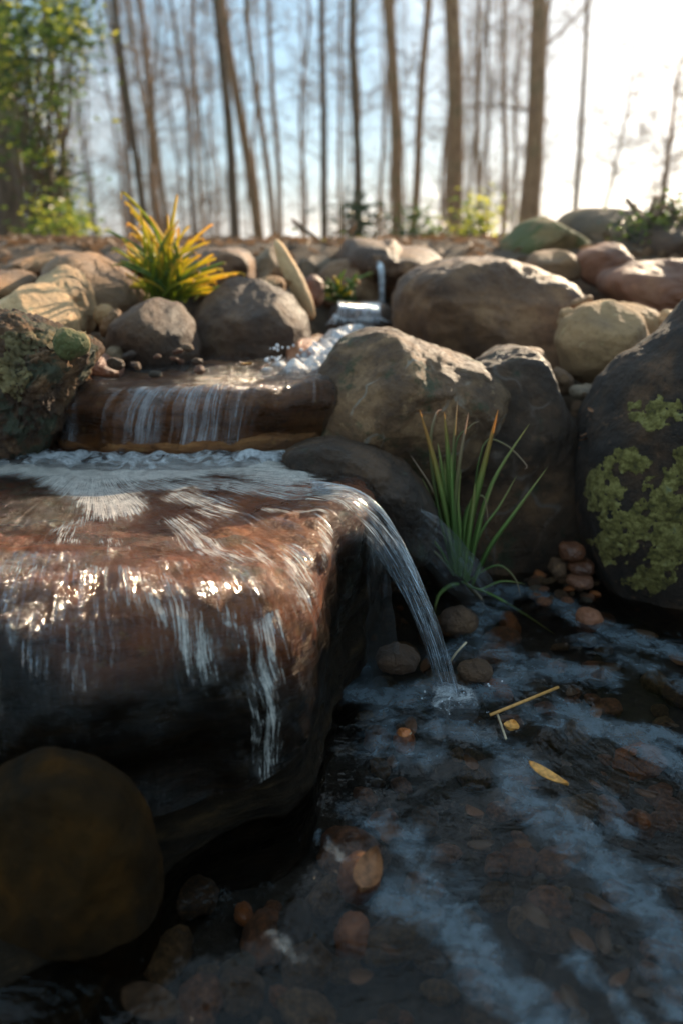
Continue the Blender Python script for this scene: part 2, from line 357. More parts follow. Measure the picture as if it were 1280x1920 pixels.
# ------------------------------------------------------------------ shelf slabs and the water running over them
class Slab:
    def __init__(s, c, plan, ztop, zbot, edge, dish=0.03, amp=0.012, seed=0, tilt=(0, 0), lip=0.8, foot=0.0):
        s.c = c; s.rs = polar(plan, c, 360); s.zt, s.zb, s.edge, s.dish, s.amp = ztop, zbot, edge, dish, amp
        s.o = Vector((seed * 7.3, seed * 3.1, seed)); s.tilt = tilt; s.lip = lip; s.foot = foot
    def pt(s, th, v, off=0.0, fine=True):
        """v 0..1: 0-.5 flat top, .5-.72 rounded edge, .72-1 wall"""
        Rr = pol_at(s.rs, th); e = s.edge(th) if callable(s.edge) else s.edge; ez = min(e, (s.zt - s.zb) * .6) * s.lip
        if v < .5:
            f = v / .5; r = (Rr - e) * f; z = 0; nr, nz_ = 0, 1; arc = r
        elif v < .72:
            a = (v - .5) / .22 * math.pi / 2; r = Rr - e + e * math.sin(a); z = -ez * (1 - math.cos(a)); nr, nz_ = math.sin(a), math.cos(a); arc = Rr - e + e * a
        else:
            f = (v - .72) / .28; H = s.zt - ez - s.zb; r = Rr - .012 * f + s.foot * f ** 1.4 * sm(-.3, -.8, math.sin(th)) * sm(.48, .05, math.cos(th)); z = -ez - H * f; nr, nz_ = 1, 0; arc = Rr - e + e * 1.57 + H * f
        x = s.c[0] + math.cos(th) * r; y = s.c[1] + math.sin(th) * r; z0 = s.zt + z
        z0 += (s.tilt[0] * math.cos(th) + s.tilt[1] * math.sin(th)) * r * (1 if v < .72 else 1)
        q = Vector((x, y, z0))
        lo = s.amp * fbm(q * 7 + s.o, 3) if v > 0 else 0
        lo *= .35 + .65 * sm(.3, .6, v)
        if fine:
            # ledges on the wall and pits on the top
            led = noise.noise(Vector((q.x * 2.2, q.y * 2.2, q.z * 26)) + s.o)
            lo += s.amp * (.3 * fbm(q * 26 + s.o, 4) + .9 * sm(.6, .8, v) * led) - s.dish * (1 - sm(.55, .95, v / .5))
        q += Vector((math.cos(th) * nr, math.sin(th) * nr, nz_)) * (lo + off)
        return q, arc
    def mesh(s, name, mat, nt_=360, nv=110, off=0.0, fine=True, th0=0, th1=2 * math.pi, v0=0.0, v1=1.0, foam=None, uscale=1.0, skew=0.0):
        closed = abs(th1 - th0 - 2 * math.pi) < 1e-6
        vs, uv, at = [], [], []; cols = nt_ if closed else nt_ + 1
        for j in range(nv + 1):
            v = v0 + (v1 - v0) * j / nv
            for i in range(cols):
                th = th0 + (th1 - th0) * i / nt_
                q, arc = s.pt(th, v, off, fine)
                if not fine and v > .1:
                    k_ = sm(.2, .45, v); q.z += k_ * (.0022 * noise.noise(Vector((th * 42, arc * 7, 1))) + .0012 * noise.noise(Vector((th * 95, arc * 16, 5))))
                vs.append(q)
                uv.append((th * uscale + skew * arc + .012 * noise.noise(q * 9), arc)); at.append(foam(q, v) if foam else 0)
        fs = []
        for j in range(nv):
            for i in range(nt_):
                a = j * cols + i; b = j * cols + (i + 1) % cols; c = (j + 1) * cols + (i + 1) % cols; d = (j + 1) * cols + i
                fs.append((a, d, c, b))
        return mesh_obj(name, vs, fs, mat, loc=(s.c[0], s.c[1], s.zb) if fine else None, uvs=uv, attrs={'foam': at} if foam else None)

def stroke_density(strokes, pz):
    """strokes: ([(px,py),...], half width px, strength) laid on the plane z=pz -> function of a world point"""
    S = []
    for pts, wd, stg in strokes:
        W = [G(x, y, pz) for x, y in pts]
        mid = pts[len(pts) // 2]; w_ = (G(mid[0] + wd, mid[1], pz) - G(mid[0], mid[1], pz)).length
        S.append((W, w_, stg))
    def f(q):
        best = 0
        for W, w_, stg in S:
            for i in range(len(W) - 1):
                a, b = W[i], W[i + 1]; ex, ey = b.x - a.x, b.y - a.y
                t = max(0, min(1, ((q.x - a.x) * ex + (q.y - a.y) * ey) / (ex * ex + ey * ey + 1e-9)))
                dd = math.hypot(q.x - a.x - ex * t, q.y - a.y - ey * t)
                k = stg * (1 - sm(.2, 1.7, dd / w_))
                if k > best: best = k
        return best
    return f

ZS = 0.262
def edge_front(th):
    # angle from slab centre: right side sharp, front broad
    a = math.degrees(th) % 360
    return .045 + .13 * sm(318, 296, a) if a > 180 else .05
front = Slab((-.40, 1.30), [(.07, 1.30), (.055, 1.16), (.035, 1.07), (.0, 1.0), (-.018, .86), (-.045, .755), (-.10, .718), (-.28, .70), (-.5, .69), (-.72, .70), (-1.0, .74), (-1.2, 1.0), (-1.25, 1.35), (-.9, 1.5), (-.2, 1.5), (.08, 1.45)],
             ZS - .012, -.10, edge_front, dish=.03, amp=.02, seed=1, foot=.44)
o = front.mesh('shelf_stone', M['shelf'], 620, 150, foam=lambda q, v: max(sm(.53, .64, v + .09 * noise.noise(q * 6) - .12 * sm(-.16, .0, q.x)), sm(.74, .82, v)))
tag(o, 'big wet red brown shelf stone in the left foreground with water spilling over its rim', 'rock')
fd = stroke_density([([(-60, 846), (150, 842), (330, 846)], 110, 1.0), ([(40, 866), (200, 878), (340, 872)], 90, .95), ([(130, 892), (190, 915), (215, 950)], 72, .85), ([(250, 900), (330, 905)], 50, .7),
                     ([(340, 862), (480, 870), (540, 895)], 75, .82), ([(380, 900), (520, 915), (640, 930)], 60, .68), ([(-40, 828), (560, 828)], 70, 1.0),
                     ([(170, 968), (120, 985), (122, 1010)], 34, .62), ([(340, 925), (400, 935), (410, 960)], 48, .66), ([(345, 972), (370, 1010), (440, 1045)], 46, .62), ([(470, 1005), (500, 1040)], 30, .52),  # white streaks towards the rim paint in sun glints among the foam
                     ([(200, 1010), (250, 1040)], 34, .5), ([(140, 1050), (190, 1060), (240, 1070)], 28, .5), ([(230, 1090), (300, 1110)], 36, .5), ([(310, 1070), (340, 1120)], 22, .62), ([(360, 1120), (430, 1160), (470, 1210)], 42, .6),
                     ([(545, 1010), (570, 1050), (590, 1110)], 36, .62), ([(600, 960), (625, 1010), (630, 1060)], 26, .6), ([(420, 1100), (500, 1130), (560, 1130)], 36, .5), ([(0, 1050), (80, 1060)], 40, .4), ([(500, 950), (600, 960)], 20, .6)], ZS)
fw = stroke_density([([(460, 1190), (520, 1260)], 30, .5)], .2)
def front_foam_glints(q, v):
    if v < .6: return fd(q)
    # streaks on the face
    k = max(0, 1 - abs(q.x + .078 - .02 * (q.z - .1)) / (.018 + .18 * max(0, q.z))) * .66 * sm(-.02, .03, q.z) + max(0, 1 - abs(q.x + .52) / .10) * .5 + max(0, 1 - abs(q.x + .40) / .07) * .30 * (1 - sm(.2, .05, q.z))
    k += max(0, 1 - abs(q.x + .015) / .03) * .4 * sm(.1, .2, q.z)
    return max(fd(q) * (1 - sm(.6, .72, v)), k * (1 - .6 * sm(.80, .95, v)))
M['sheet'] = water_mat('shelf_water', (.93, .88, .82), su=190, sv=12, bdist=.012, rough=.08, streak=.75, fine=150, foam_col=(.95, .88, .78))
o = front.mesh('stream_water', M['sheet'], 700, 120, off=.007, fine=False, th0=R(170), th1=R(372), v0=.02, v1=.80, foam=front_foam_glints, uscale=.62)
tag(o, kind='structure')

upper = Slab((-.17, 1.72), [(.10, 1.70), (.05, 1.52), (-.03, 1.385), (-.12, 1.345), (-.25, 1.325), (-.38, 1.33), (-.47, 1.36), (-.52, 1.45), (-.54, 1.7), (-.4, 2.0), (0, 2.05), (.1, 1.9)],
             .355, .15, .032, dish=.012, amp=.020, seed=4, lip=.8)
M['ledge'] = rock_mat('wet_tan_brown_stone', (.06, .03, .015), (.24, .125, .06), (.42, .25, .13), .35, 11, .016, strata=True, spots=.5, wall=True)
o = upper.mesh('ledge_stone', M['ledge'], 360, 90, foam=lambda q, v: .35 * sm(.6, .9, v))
tag(o, 'low red brown ledge stone carrying the middle cascade into the foam pool', 'rock')
def up_foam(q, v):
    n = .5 + .8 * noise.noise(Vector((q.x * 8, 0, 2))) + .45 * noise.noise(Vector((q.x * 23, q.z * 2, 5)))
    near = max(0, 1 - ((q.x + .02) ** 2 + (q.y - 1.66) ** 2) ** .5 / .2)
    if v < .5: return .2 + .75 * near
    return .25 + .80 * n * (.22 + .78 * sm(-.08, -.26, q.x)) + .3 * sm(.9, 1.0, v)
M['sheet2'] = water_mat('cascade_water', (.92, .87, .84), su=75, sv=4, bdist=.010, rough=.12, streak=.9, fine=120, foam_max=.6, contrast=1.9, soft=.6, foam_col=(.85, .85, .88))
tag(upper.mesh('cascade_water', M['sheet2'], 360, 80, off=.006, fine=False, th0=R(178), th1=R(372), v0=.02, v1=.985, foam=up_foam, uscale=.7, skew=.45), kind='structure')

# ------------------------------------------------------------------ lower pool
pool_strokes = [([(680, 1300), (760, 1310), (870, 1300), (960, 1270)], 55, .72), ([(830, 1230), (900, 1180), (900, 1130)], 28, .6),
    ([(900, 1210), (1020, 1250), (1130, 1270)], 45, .62), ([(930, 1110), (1010, 1110), (1080, 1150), (1180, 1200), (1290, 1230)], 36, .68),
    ([(830, 1360), (930, 1390), (990, 1440), (960, 1500)], 45, .66), ([(1060, 1330), (1150, 1370), (1230, 1410), (1300, 1450)], 42, .72),
    ([(960, 1480), (1050, 1540), (1120, 1600), (1200, 1700), (1290, 1790)], 60, .68), ([(1120, 1480), (1180, 1560)], 26, .5),
    ([(730, 1680), (820, 1710), (880, 1760), (920, 1820), (1010, 1900), (1060, 1990)], 62, .72), ([(660, 1520), (760, 1560), (800, 1640)], 40, .5),
    ([(700, 1400), (800, 1410)], 42, .58), ([(590, 1560), (640, 1610)], 16, .7), ([(1080, 1810), (1130, 1850), (1190, 1920)], 30, .55), ([(1200, 1370), (1290, 1390)], 24, .8),
    ([(510, 1760), (570, 1800)], 22, .6), ([(1150, 1620), (1290, 1650)], 30, .45), ([(1100, 1200), (1300, 1290)], 34, .5), ([(700, 1270), (720, 1340), (700, 1390)], 40, .55), ([(880, 1290), (1000, 1340), (1060, 1360)], 40, .5), ([(780, 1620), (860, 1660)], 50, .5), ([(940, 1130), (900, 1170)], 30, .55), ([(1060, 1560), (1150, 1660), (1230, 1780), (1280, 1900)], 40, .5), ([(680, 1230), (700, 1330)], 28, .5)]
pf = stroke_density(pool_strokes, 0)
def build_pool():
    nx, ny = 190, 170; vs, uv, at = [], [], []
    for j in range(ny + 1):
        y = .28 + 1.32 * j / ny
        for i in range(nx + 1):
            x = -.75 + 1.75 * i / nx
            z = .004 * fbm(Vector((x * 7, y * 7, 1)), 3) + .0025 * fbm(Vector((x * 22, y * 22, 4)), 2)
            r0 = math.hypot(x - .155, y - .99); z += .004 * math.cos(r0 * 90) * math.exp(-r0 * 9)
            vs.append(Vector((x, y, z))); wx = fbm(Vector((x * 3, y * 3, 7)), 2) * .12
            # flow runs away from the fall towards the lower right
            u = (x * .62 + y * .78) + wx; v = (x * .78 - y * .62)
            uv.append((u, v)); at.append(.08 + .22 * sm(-.06, .06, x) + .95 * pf(Vector((x + .012 * noise.noise(Vector((x * 16, y * 16, 0))), y + .012 * noise.noise(Vector((x * 16, y * 16, 9))), 0))))
    fs = [(j * (nx + 1) + i, j * (nx + 1) + i + 1, (j + 1) * (nx + 1) + i + 1, (j + 1) * (nx + 1) + i) for j in range(ny) for i in range(nx)]
    m = water_mat('pool_water', (.78, .74, .68), su=30, sv=10, bdist=.0045, rough=.10, foam_col=(.52, .66, .76), streak=.3, fine=210, foam_max=.42, contrast=2.2, soft=.75)
    tag(mesh_obj('water', vs, fs, m, uvs=uv, attrs={'foam': at}), kind='structure')
build_pool()

# ------------------------------------------------------------------ the falling jet and its veils
def jet(name, path, widths, thick, mat, foamv=.5, n=60, m=20):
    """flattened tube of water along a path of points"""
    pts = []
    def cat(a, b, c, d, t): return .5 * ((2 * b) + (c - a) * t + (2 * a - 5 * b + 4 * c - d) * t * t + (3 * b - a - 3 * c + d) * t ** 3)
    W = [Vector(p) for p in path]; K = len(W) - 1
    for i in range(n + 1):
        u = i / n * K; k = min(int(u), K - 1); t = u - k
        p = cat(W[max(k - 1, 0)], W[k], W[k + 1], W[min(k + 2, K)], t); wv = widths[k] * (1 - t) + widths[k + 1] * t; pts.append((p, wv))
    vs, uv, at = [], [], []; arc = 0
    for i, (p, wv) in enumerate(pts):
        tg = (pts[min(i + 1, n)][0] - pts[max(i - 1, 0)][0]).normalized()
        if i: arc += (p - pts[i - 1][0]).length
        side = tg.cross(Vector((0, 1, 0)))
        if side.length < .01: side = Vector((1, 0, 0))
        side.normalize(); nrm = side.cross(tg).normalized()
        for j in range(m):
            a = 2 * math.pi * j / m; ww = wv * (1 + .12 * noise.noise(Vector((i * .12, math.cos(a) * 2, 3))))
            vs.append(p + side * math.cos(a) * ww * .5 + nrm * math.sin(a) * thick * (1 + .5 * noise.noise(Vector((i * .1, math.cos(a) * 5, 8)))))
            uv.append((math.cos(a) * ww * .5 + (.3 if j > m / 2 else 0), arc)); at.append(foamv if not callable(foamv) else foamv(i / n, math.cos(a)))
    fs = [(i * m + j, i * m + (j + 1) % m, (i + 1) * m + (j + 1) % m, (i + 1) * m + j) for i in range(n) for j in range(m)]
    return mesh_obj(name, vs, fs, mat, uvs=uv, attrs={'foam': at})
M['jet'] = water_mat('falling_water', (.93, .95, .97), su=230, sv=7, bdist=.006, rough=.08, foam_col=(.72, .8, .88), streak=.95, fine=60, foam_max=.75)
o = jet('falling_water', [P(600, 948, 1.13), P(662, 955, 1.075), P(722, 1015, 1.05), P(775, 1110, 1.03), P(815, 1210, 1.01), P(842, 1315, .99)], [.085, .060, .042, .032, .027, .032], .0045, M['jet'], .46)
tag(o, kind='structure')
M['veil'] = water_mat('thin_falling_water', (.98, .98, .98), su=200, sv=6, bdist=.006, rough=.2, foam_col=(.6, .66, .74), streak=.9, fine=60, foam_max=.35, refl=.5)
for nm, path, ws, fv in [('falling_water', [P(690, 985, 1.08), P(706, 1060, 1.06), P(712, 1140, 1.05), P(716, 1240, 1.03)], [.02, .03, .035, .05], .28),
                         ('falling_water', [P(720, 955, 1.22), P(790, 1000, 1.2), P(850, 1060, 1.2), P(900, 1120, 1.2)], [.05, .07, .07, .06], .25)]:
    tag(jet(nm, path, ws, .004, M['veil'], fv), kind='structure')

# ------------------------------------------------------------------ boulders (pixel outlines at their real distances)
# right bank
rock('boulder', 'mottled brown boulder right of the middle cascade with pale veins on its face', [(552, 800), (560, 750), (595, 695), (640, 642), (690, 616), (740, 620), (800, 645), (855, 664), (905, 682), (950, 730), (965, 800), (930, 890), (820, 940), (700, 930), (590, 880)], 1.50, .17, M['mottled'], .045, 1, back=.22, cuts=7)
rock('boulder', 'low dark wet stone at the foot of the mottled brown boulder', [(520, 868), (560, 836), (620, 826), (700, 845), (770, 880), (820, 950), (800, 1050), (720, 1040), (640, 960), (560, 900)], 1.29, .12, M['flank'], .06, 2, cuts=6)
rock('boulder', 'large dark boulder behind the front grass tuft', [(775, 800), (820, 745), (860, 705), (905, 680), (960, 657), (1010, 663), (1050, 705), (1085, 780), (1105, 900), (1100, 1010), (1050, 1090), (930, 1130), (820, 1110), (770, 980)], 1.52, .14, M['flank'], .05, 3, back=.22, cuts=8)
rock('boulder', 'biggest brown boulder standing behind the mottled one and the dark one', [(733, 600), (742, 545), (785, 503), (850, 484), (925, 480), (1000, 498), (1060, 525), (1095, 570), (1090, 660), (1040, 740), (900, 760), (780, 700)], 2.10, .22, M['brown'], .04, 4, back=.4, cuts=7)
rock('boulder', 'flat topped brown rock on the crest left of the thickest trunk', [(610, 475), (650, 450), (720, 448), (785, 462), (830, 482), (850, 520), (740, 560), (640, 510)], 2.75, .3, M['brown'], .05, 5, sub=5)
rock('boulder', 'smooth rounded pale tan boulder in the middle of the right bank', [(1042, 640), (1058, 600), (1095, 570), (1145, 560), (1195, 585), (1212, 635), (1195, 690), (1150, 722), (1100, 725), (1058, 698)], 1.74, .12, M['pale'], .022, 6, cuts=1, pn=2.2)
rock('boulder', 'angular pale stone tucked behind the smooth rounded tan boulder', [(1130, 590), (1165, 565), (1210, 575), (1262, 600), (1268, 640), (1230, 690), (1150, 690)], 1.9, .12, M['pale'], .05, 7, cuts=5, sub=5)
rock('boulder', 'long reddish brown boulder at the right edge of the photo below the shrub', [(1128, 545), (1135, 510), (1190, 492), (1270, 484), (1360, 490), (1380, 560), (1340, 640), (1230, 600), (1160, 580)], 2.2, .2, M['red'], .035, 8)
rock('boulder', 'pinkish rounded rock on top of the right bank', [(1078, 505), (1092, 472), (1120, 460), (1152, 453), (1178, 475), (1185, 510), (1140, 540), (1100, 535)], 2.4, .14, M['red'], .04, 9, sub=5)
rock('boulder', 'tan rounded rock just left of the pinkish one', [(985, 500), (1003, 472), (1045, 466), (1082, 482), (1088, 520), (1040, 545), (1000, 530)], 2.5, .14, M['tan'], .03, 10, sub=5)
rock('boulder', 'broad greenish grey rock on the skyline right of the leaning trunk', [(930, 470), (965, 430), (1000, 408), (1040, 400), (1080, 430), (1110, 500), (1020, 530), (950, 510)], 3.0, .25, M['greenish'], .05, 11, sub=5)
rock('boulder', 'grey rock forming the highest point of the right skyline', [(1040, 420), (1080, 392), (1130, 386), (1190, 398), (1240, 412), (1300, 420), (1320, 500), (1180, 520), (1080, 500)], 3.2, .3, M['grey'], .05, 12, sub=5)
rock('boulder', 'brown rock under the shrub at the right end of the skyline', [(1180, 450), (1220, 425), (1300, 410), (1400, 420), (1420, 520), (1250, 530)], 2.8, .25, M['dark'], .06, 13, sub=5)
LR = rock('boulder', 'dark boulder at the right edge with yellow green lichen over its face', [(1092, 930), (1098, 860), (1115, 790), (1145, 735), (1190, 680), (1235, 652), (1280, 622), (1330, 575), (1390, 500), (1470, 440), (1580, 540), (1600, 800), (1500, 1130), (1330, 1230), (1200, 1160), (1125, 1090), (1098, 1010)], 1.37, .13, M['lichen_rock'], .03, 14, back=.25, sub=7, cuts=6)  # upper right of the outline raised out of view to shade the lower pool
rock('boulder', 'small capstone resting on the dark boulder behind the grass', [(955, 665), (985, 650), (1020, 655), (1035, 685), (1020, 715), (970, 705)], 1.66, .06, M['tan'], .04, 15, sub=5)
# left bank
RR = rock('boulder', 'rough pitted dark rock at the left edge beside the middle cascade', [(-90, 610), (-30, 582), (40, 588), (105, 622), (160, 640), (182, 662), (160, 700), (142, 745), (118, 800), (80, 850), (-90, 860)], 1.36, .13, M['rough'], .10, 16, freq=3.4, rough=3, cuts=4)
rock('boulder', 'smooth pale tan boulder at the left edge, nearer of the two pale ones', [(-20, 590), (5, 562), (40, 535), (75, 528), (115, 548), (142, 595), (140, 640), (60, 660), (-20, 640)], 1.68, .12, M['cream'], .03, 17)
rock('boulder', 'tall pale boulder with a ridge behind the smooth pale one at left', [(60, 560), (80, 515), (110, 496), (138, 505), (160, 540), (172, 590), (168, 625), (120, 660), (70, 620)], 1.80, .12, M['cream'], .05, 18, cuts=6)
rock('boulder', 'long sloping tan boulder left of the yellow grass clump', [(70, 500), (110, 478), (160, 472), (205, 495), (255, 530), (275, 560), (262, 600), (190, 620), (130, 590)], 2.05, .2, M['tan'], .03, 19)
rock('boulder', 'low brown stone at the far left edge of the bank', [(-60, 530), (-20, 508), (30, 505), (62, 525), (60, 560), (-60, 580)], 2.0, .14, M['tan'], .04, 20, sub=5)
rock('boulder', 'dark rounded boulder at the water between the pale rocks and the widest dark boulder', [(203, 640), (212, 598), (245, 568), (290, 558), (335, 570), (364, 608), (376, 660), (355, 705), (300, 725), (235, 705)], 1.72, .12, M['dark'], .025, 21, pn=2.3, cuts=4)
rock('boulder', 'widest dark brown boulder left of the upper stream, below the grass clump', [(348, 640), (358, 580), (395, 545), (440, 520), (490, 524), (540, 550), (578, 598), (584, 640), (565, 690), (470, 720), (380, 720)], 1.92, .17, M['dark'], .035, 22, cuts=6)
rock('boulder', 'brown rock behind the right half of the yellow grass clump', [(330, 505), (370, 470), (440, 462), (480, 490), (470, 550), (360, 560)], 2.5, .2, M['brown'], .05, 23, sub=5)
rock('boulder', 'thin pointed cream slab standing on edge beside the upper stream', [(512, 446), (524, 448), (545, 478), (570, 520), (588, 565), (593, 592), (583, 604), (560, 575), (538, 530), (520, 490)], 2.08, .035, M['cream'], .03, 24, sub=5, cuts=2)
rock('boulder', 'greyish brown rock behind the pointed slab', [(478, 490), (498, 462), (530, 468), (556, 500), (550, 540), (490, 540)], 2.35, .12, M['grey'], .05, 25, sub=5)
rock('boulder', 'small pale stone at the left foot of the pointed slab', [(470, 535), (492, 518), (525, 517), (538, 535), (530, 560), (480, 565)], 2.12, .07, M['pale'], .03, 26, sub=5)
rock('boulder', 'small reddish stone at the right of the pointed slab', [(565, 540), (574, 516), (598, 516), (612, 540), (605, 575), (575, 575)], 2.25, .06, M['red'], .03, 27, sub=5)
rock('boulder', 'wet tan stone at the head of the stream with the highest trickle falling from it', [(590, 520), (610, 495), (650, 482), (700, 490), (722, 515), (722, 560), (690, 585), (610, 580)], 2.62, .2, M['tan'], .04, 28, sub=5)
rock('boulder', 'dark step stone under the second cascade between the two highest pools', [(615, 605), (618, 576), (650, 568), (700, 566), (735, 572), (740, 615), (680, 650), (620, 640)], 2.30, .12, M['dark'], .03, 29, sub=5, pn=4, cuts=1)
rock('boulder', 'small reddish wet stone left of the white splash above the middle cascade', [(528, 670), (545, 645), (575, 632), (600, 645), (600, 690), (550, 700)], 1.80, .06, M['red'], .05, 30, sub=5)
rock('boulder', 'brown rock on the left skyline behind the yellow grass', [(180, 500), (230, 465), (300, 458), (350, 470), (360, 520), (220, 530)], 2.7, .3, M['brown'], .05, 31, sub=5)
rock('boulder', 'flat brown rock behind the pale boulders on the left bank', [(20, 500), (60, 478), (120, 470), (150, 480), (140, 520), (40, 530)], 2.35, .2, M['tan'], .05, 32, sub=5)
rock('boulder', 'brown rock at the crest between the pointed slab and the head of the stream', [(560, 505), (575, 480), (610, 478), (630, 500), (610, 530), (570, 530)], 2.75, .12, M['grey'], .05, 33, sub=5)
# foreground, under the shelf
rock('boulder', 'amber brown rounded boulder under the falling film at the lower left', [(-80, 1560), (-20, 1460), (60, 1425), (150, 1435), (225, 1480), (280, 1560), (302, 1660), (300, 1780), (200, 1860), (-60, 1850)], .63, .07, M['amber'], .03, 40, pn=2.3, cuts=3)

# small stones set in the gaps of the banks
small = [
 ('pale oval pebble between the tall pale boulder and the dark rounded one', [(176, 590), (182, 572), (205, 570), (214, 590), (205, 612), (185, 612)], 1.78, .03, 'pale'),
 ('pale tan pebble leaning under the oval one on the left bank', [(186, 625), (195, 598), (218, 575), (228, 590), (222, 615), (205, 632)], 1.74, .03, 'tan'),
 ('small grey brown stone at the foot of the dark rounded boulder', [(198, 665), (206, 648), (225, 652), (236, 675), (215, 685)], 1.62, .03, 'grey'),
 ('reddish flat stone between the pitted rock and the dark rounded boulder', [(150, 690), (158, 662), (185, 662), (225, 685), (235, 705), (180, 712)], 1.52, .05, 'red'),
 ('greenish grey flat stone leaning on the pitted rock', [(102, 650), (110, 612), (150, 622), (172, 640), (160, 665), (125, 678)], 1.27, .03, 'greenish'),
 ('brown stone below the capstone gap on the right bank', [(1030, 700), (1050, 688), (1072, 705), (1074, 735), (1045, 742)], 1.62, .04, 'brown'),
 ('grey flat stone wedged under the smooth rounded tan boulder', [(1055, 738), (1090, 722), (1130, 722), (1150, 738), (1100, 752)], 1.56, .04, 'slate'),
 ('reddish pebble beside the grey flat stone on the right bank', [(1098, 742), (1108, 726), (1128, 730), (1132, 746), (1114, 754)], 1.54, .02, 'red'),
 ('long pale pebble upright at the left of the smooth rounded boulder', [(1044, 610), (1052, 580), (1072, 576), (1076, 600), (1060, 622)], 1.82, .03, 'pale'),
 ('thin brown pebble lying above the smooth rounded boulder', [(1064, 574), (1080, 560), (1108, 552), (1112, 562), (1086, 578)], 1.86, .02, 'tan'),
 ('cream pebble at the right edge above the lichened boulder', [(1232, 604), (1245, 580), (1268, 582), (1275, 605), (1255, 618)], 1.80, .03, 'cream'),
 ('pale wedge stone between the rounded boulder and the lichened one', [(1150, 735), (1160, 700), (1195, 665), (1205, 672), (1180, 715), (1160, 742)], 1.56, .03, 'pale'),
 ('brown pebble on the debris between dark boulder and lichen', [(1105, 802), (1115, 793), (1130, 797), (1130, 808), (1112, 811)], 1.45, .012, 'tan'),
 ('flat grey brown pebble in the debris left of the lichen', [(1107, 870), (1112, 850), (1135, 853), (1140, 875), (1122, 884)], 1.42, .02, 'red'),
 ('rounded brown pebble above the flat one in the debris', [(1136, 852), (1142, 838), (1158, 838), (1162, 856), (1148, 864)], 1.42, .02, 'brown'),
 ('red brown pebble, upper of those at the foot of the lichened boulder', [(1046, 1035), (1054, 1018), (1085, 1018), (1100, 1034), (1082, 1048), (1056, 1050)], 1.34, .025, 'wetred'),
 ('square edged brown pebble, middle of those at the foot of the lichened boulder', [(1062, 1070), (1070, 1052), (1108, 1050), (1114, 1068), (1100, 1078)], 1.33, .025, 'wetred'),
 ('orange brown pebble, lowest of those at the foot of the lichened boulder', [(1060, 1094), (1068, 1080), (1106, 1078), (1112, 1092), (1096, 1102)], 1.31, .025, 'red'),
 ('dark pebble beside the red ones near the dark boulder', [(1028, 1068), (1036, 1048), (1058, 1050), (1062, 1078), (1040, 1084)], 1.35, .025, 'brown'),
 ('round pinkish red pebble sticking out of the foam at the right', [(1078, 1165), (1084, 1146), (1104, 1139), (1124, 1148), (1130, 1168), (1112, 1182), (1090, 1180)], 1.24, .022, 'red'),
 ('dark amber pebble at the edge of the pool under the grass tuft', [(822, 1170), (832, 1148), (865, 1139), (892, 1152), (896, 1172), (870, 1184), (836, 1180)], 1.18, .03, 'dark'),
 ('bright orange pebble in the pool left of the splash', [(735, 1392), (742, 1374), (760, 1368), (776, 1378), (778, 1398), (764, 1412), (744, 1408)], .91, .015, 'orange_pebble'),
 ('yellow brown pebble in the near left pool, uppermost of three', [(632, 1655), (640, 1622), (668, 1604), (700, 1612), (712, 1648), (696, 1680), (656, 1692)], .69, .02, 'orange_pebble'),
 ('round orange pebble in the near pool, right of three', [(626, 1765), (636, 1732), (662, 1718), (690, 1730), (696, 1764), (676, 1792), (644, 1794)], .64, .02, 'orange_pebble'),
 ('tall amber pebble in the near pool, left of three', [(520, 1740), (530, 1700), (556, 1688), (580, 1702), (588, 1750), (576, 1800), (540, 1800)], .64, .02, 'amber'),
 ('brown cobble half sunk where the jet lands, left of it', [(700, 1230), (712, 1222), (745, 1212), (778, 1222), (788, 1242), (760, 1256), (715, 1254)], 1.05, .03, 'dark'),
 ('flat brown cobble right of the jet foot', [(852, 1262), (866, 1248), (900, 1242), (925, 1252), (918, 1268), (880, 1274)], 1.05, .025, 'brown'),
 ('dark brown cobble showing between foam bands right of the twig', [(1004, 1392), (1014, 1372), (1044, 1366), (1066, 1382), (1056, 1408), (1022, 1412)], .92, .02, 'amber'),
 ('small orange pebble at the right of the near pool', [(1190, 1542), (1196, 1530), (1212, 1528), (1220, 1542), (1210, 1554), (1196, 1554)], .78, .01, 'orange_pebble'),
]
for i, (lb, ol, d, th, mt) in enumerate(small):
    rock('stone', lb, ol, d, th, M[mt], .09, 100 + i, sub=5, cuts=0, cat='stone', pn=2.2)

# variants for scattered pebbles
def pebble_mesh(seed, mat):
    V, Fc = ico(3); rng = random.Random(seed); o3 = Vector((seed * 3.1, 0, 5)); s = Vector((1, rng.uniform(.6, .95), rng.uniform(.4, .65)))
    vs = []
    for n in V:
        p = n * (1 + .22 * fbm(n * 1.5 + o3, 3)); vs.append(Vector((p.x * s.x, p.y * s.y, p.z * s.z)))
    me = bpy.data.meshes.new('pebble'); me.from_pydata([tuple(v) for v in vs], [], Fc); me.polygons.foreach_set('use_smooth', [True] * len(Fc)); me.materials.append(mat)
    return me
PM = [pebble_mesh(i, M[k]) for i, k in enumerate(['brown', 'tan', 'red', 'slate', 'tan', 'red', 'brown', 'dark', 'orange_pebble', 'red', 'brown', 'tan'])]
rng = random.Random(11)
def place_pebble(x, y, z, r, label, group, sel=None):
    o = bpy.data.objects.new('pebble', rng.choice(sel or PM)); COL.objects.link(o)
    o.location = (x, y, z); o.scale = (r, r * rng.uniform(.8, 1.1), r * rng.uniform(.8, 1.1)); o.rotation_euler = (rng.uniform(-.3, .3), rng.uniform(-.3, .3), rng.uniform(0, 6.28))
    tag(o, label, 'pebble', group)
cnt = 0; tries = 0; placed = []
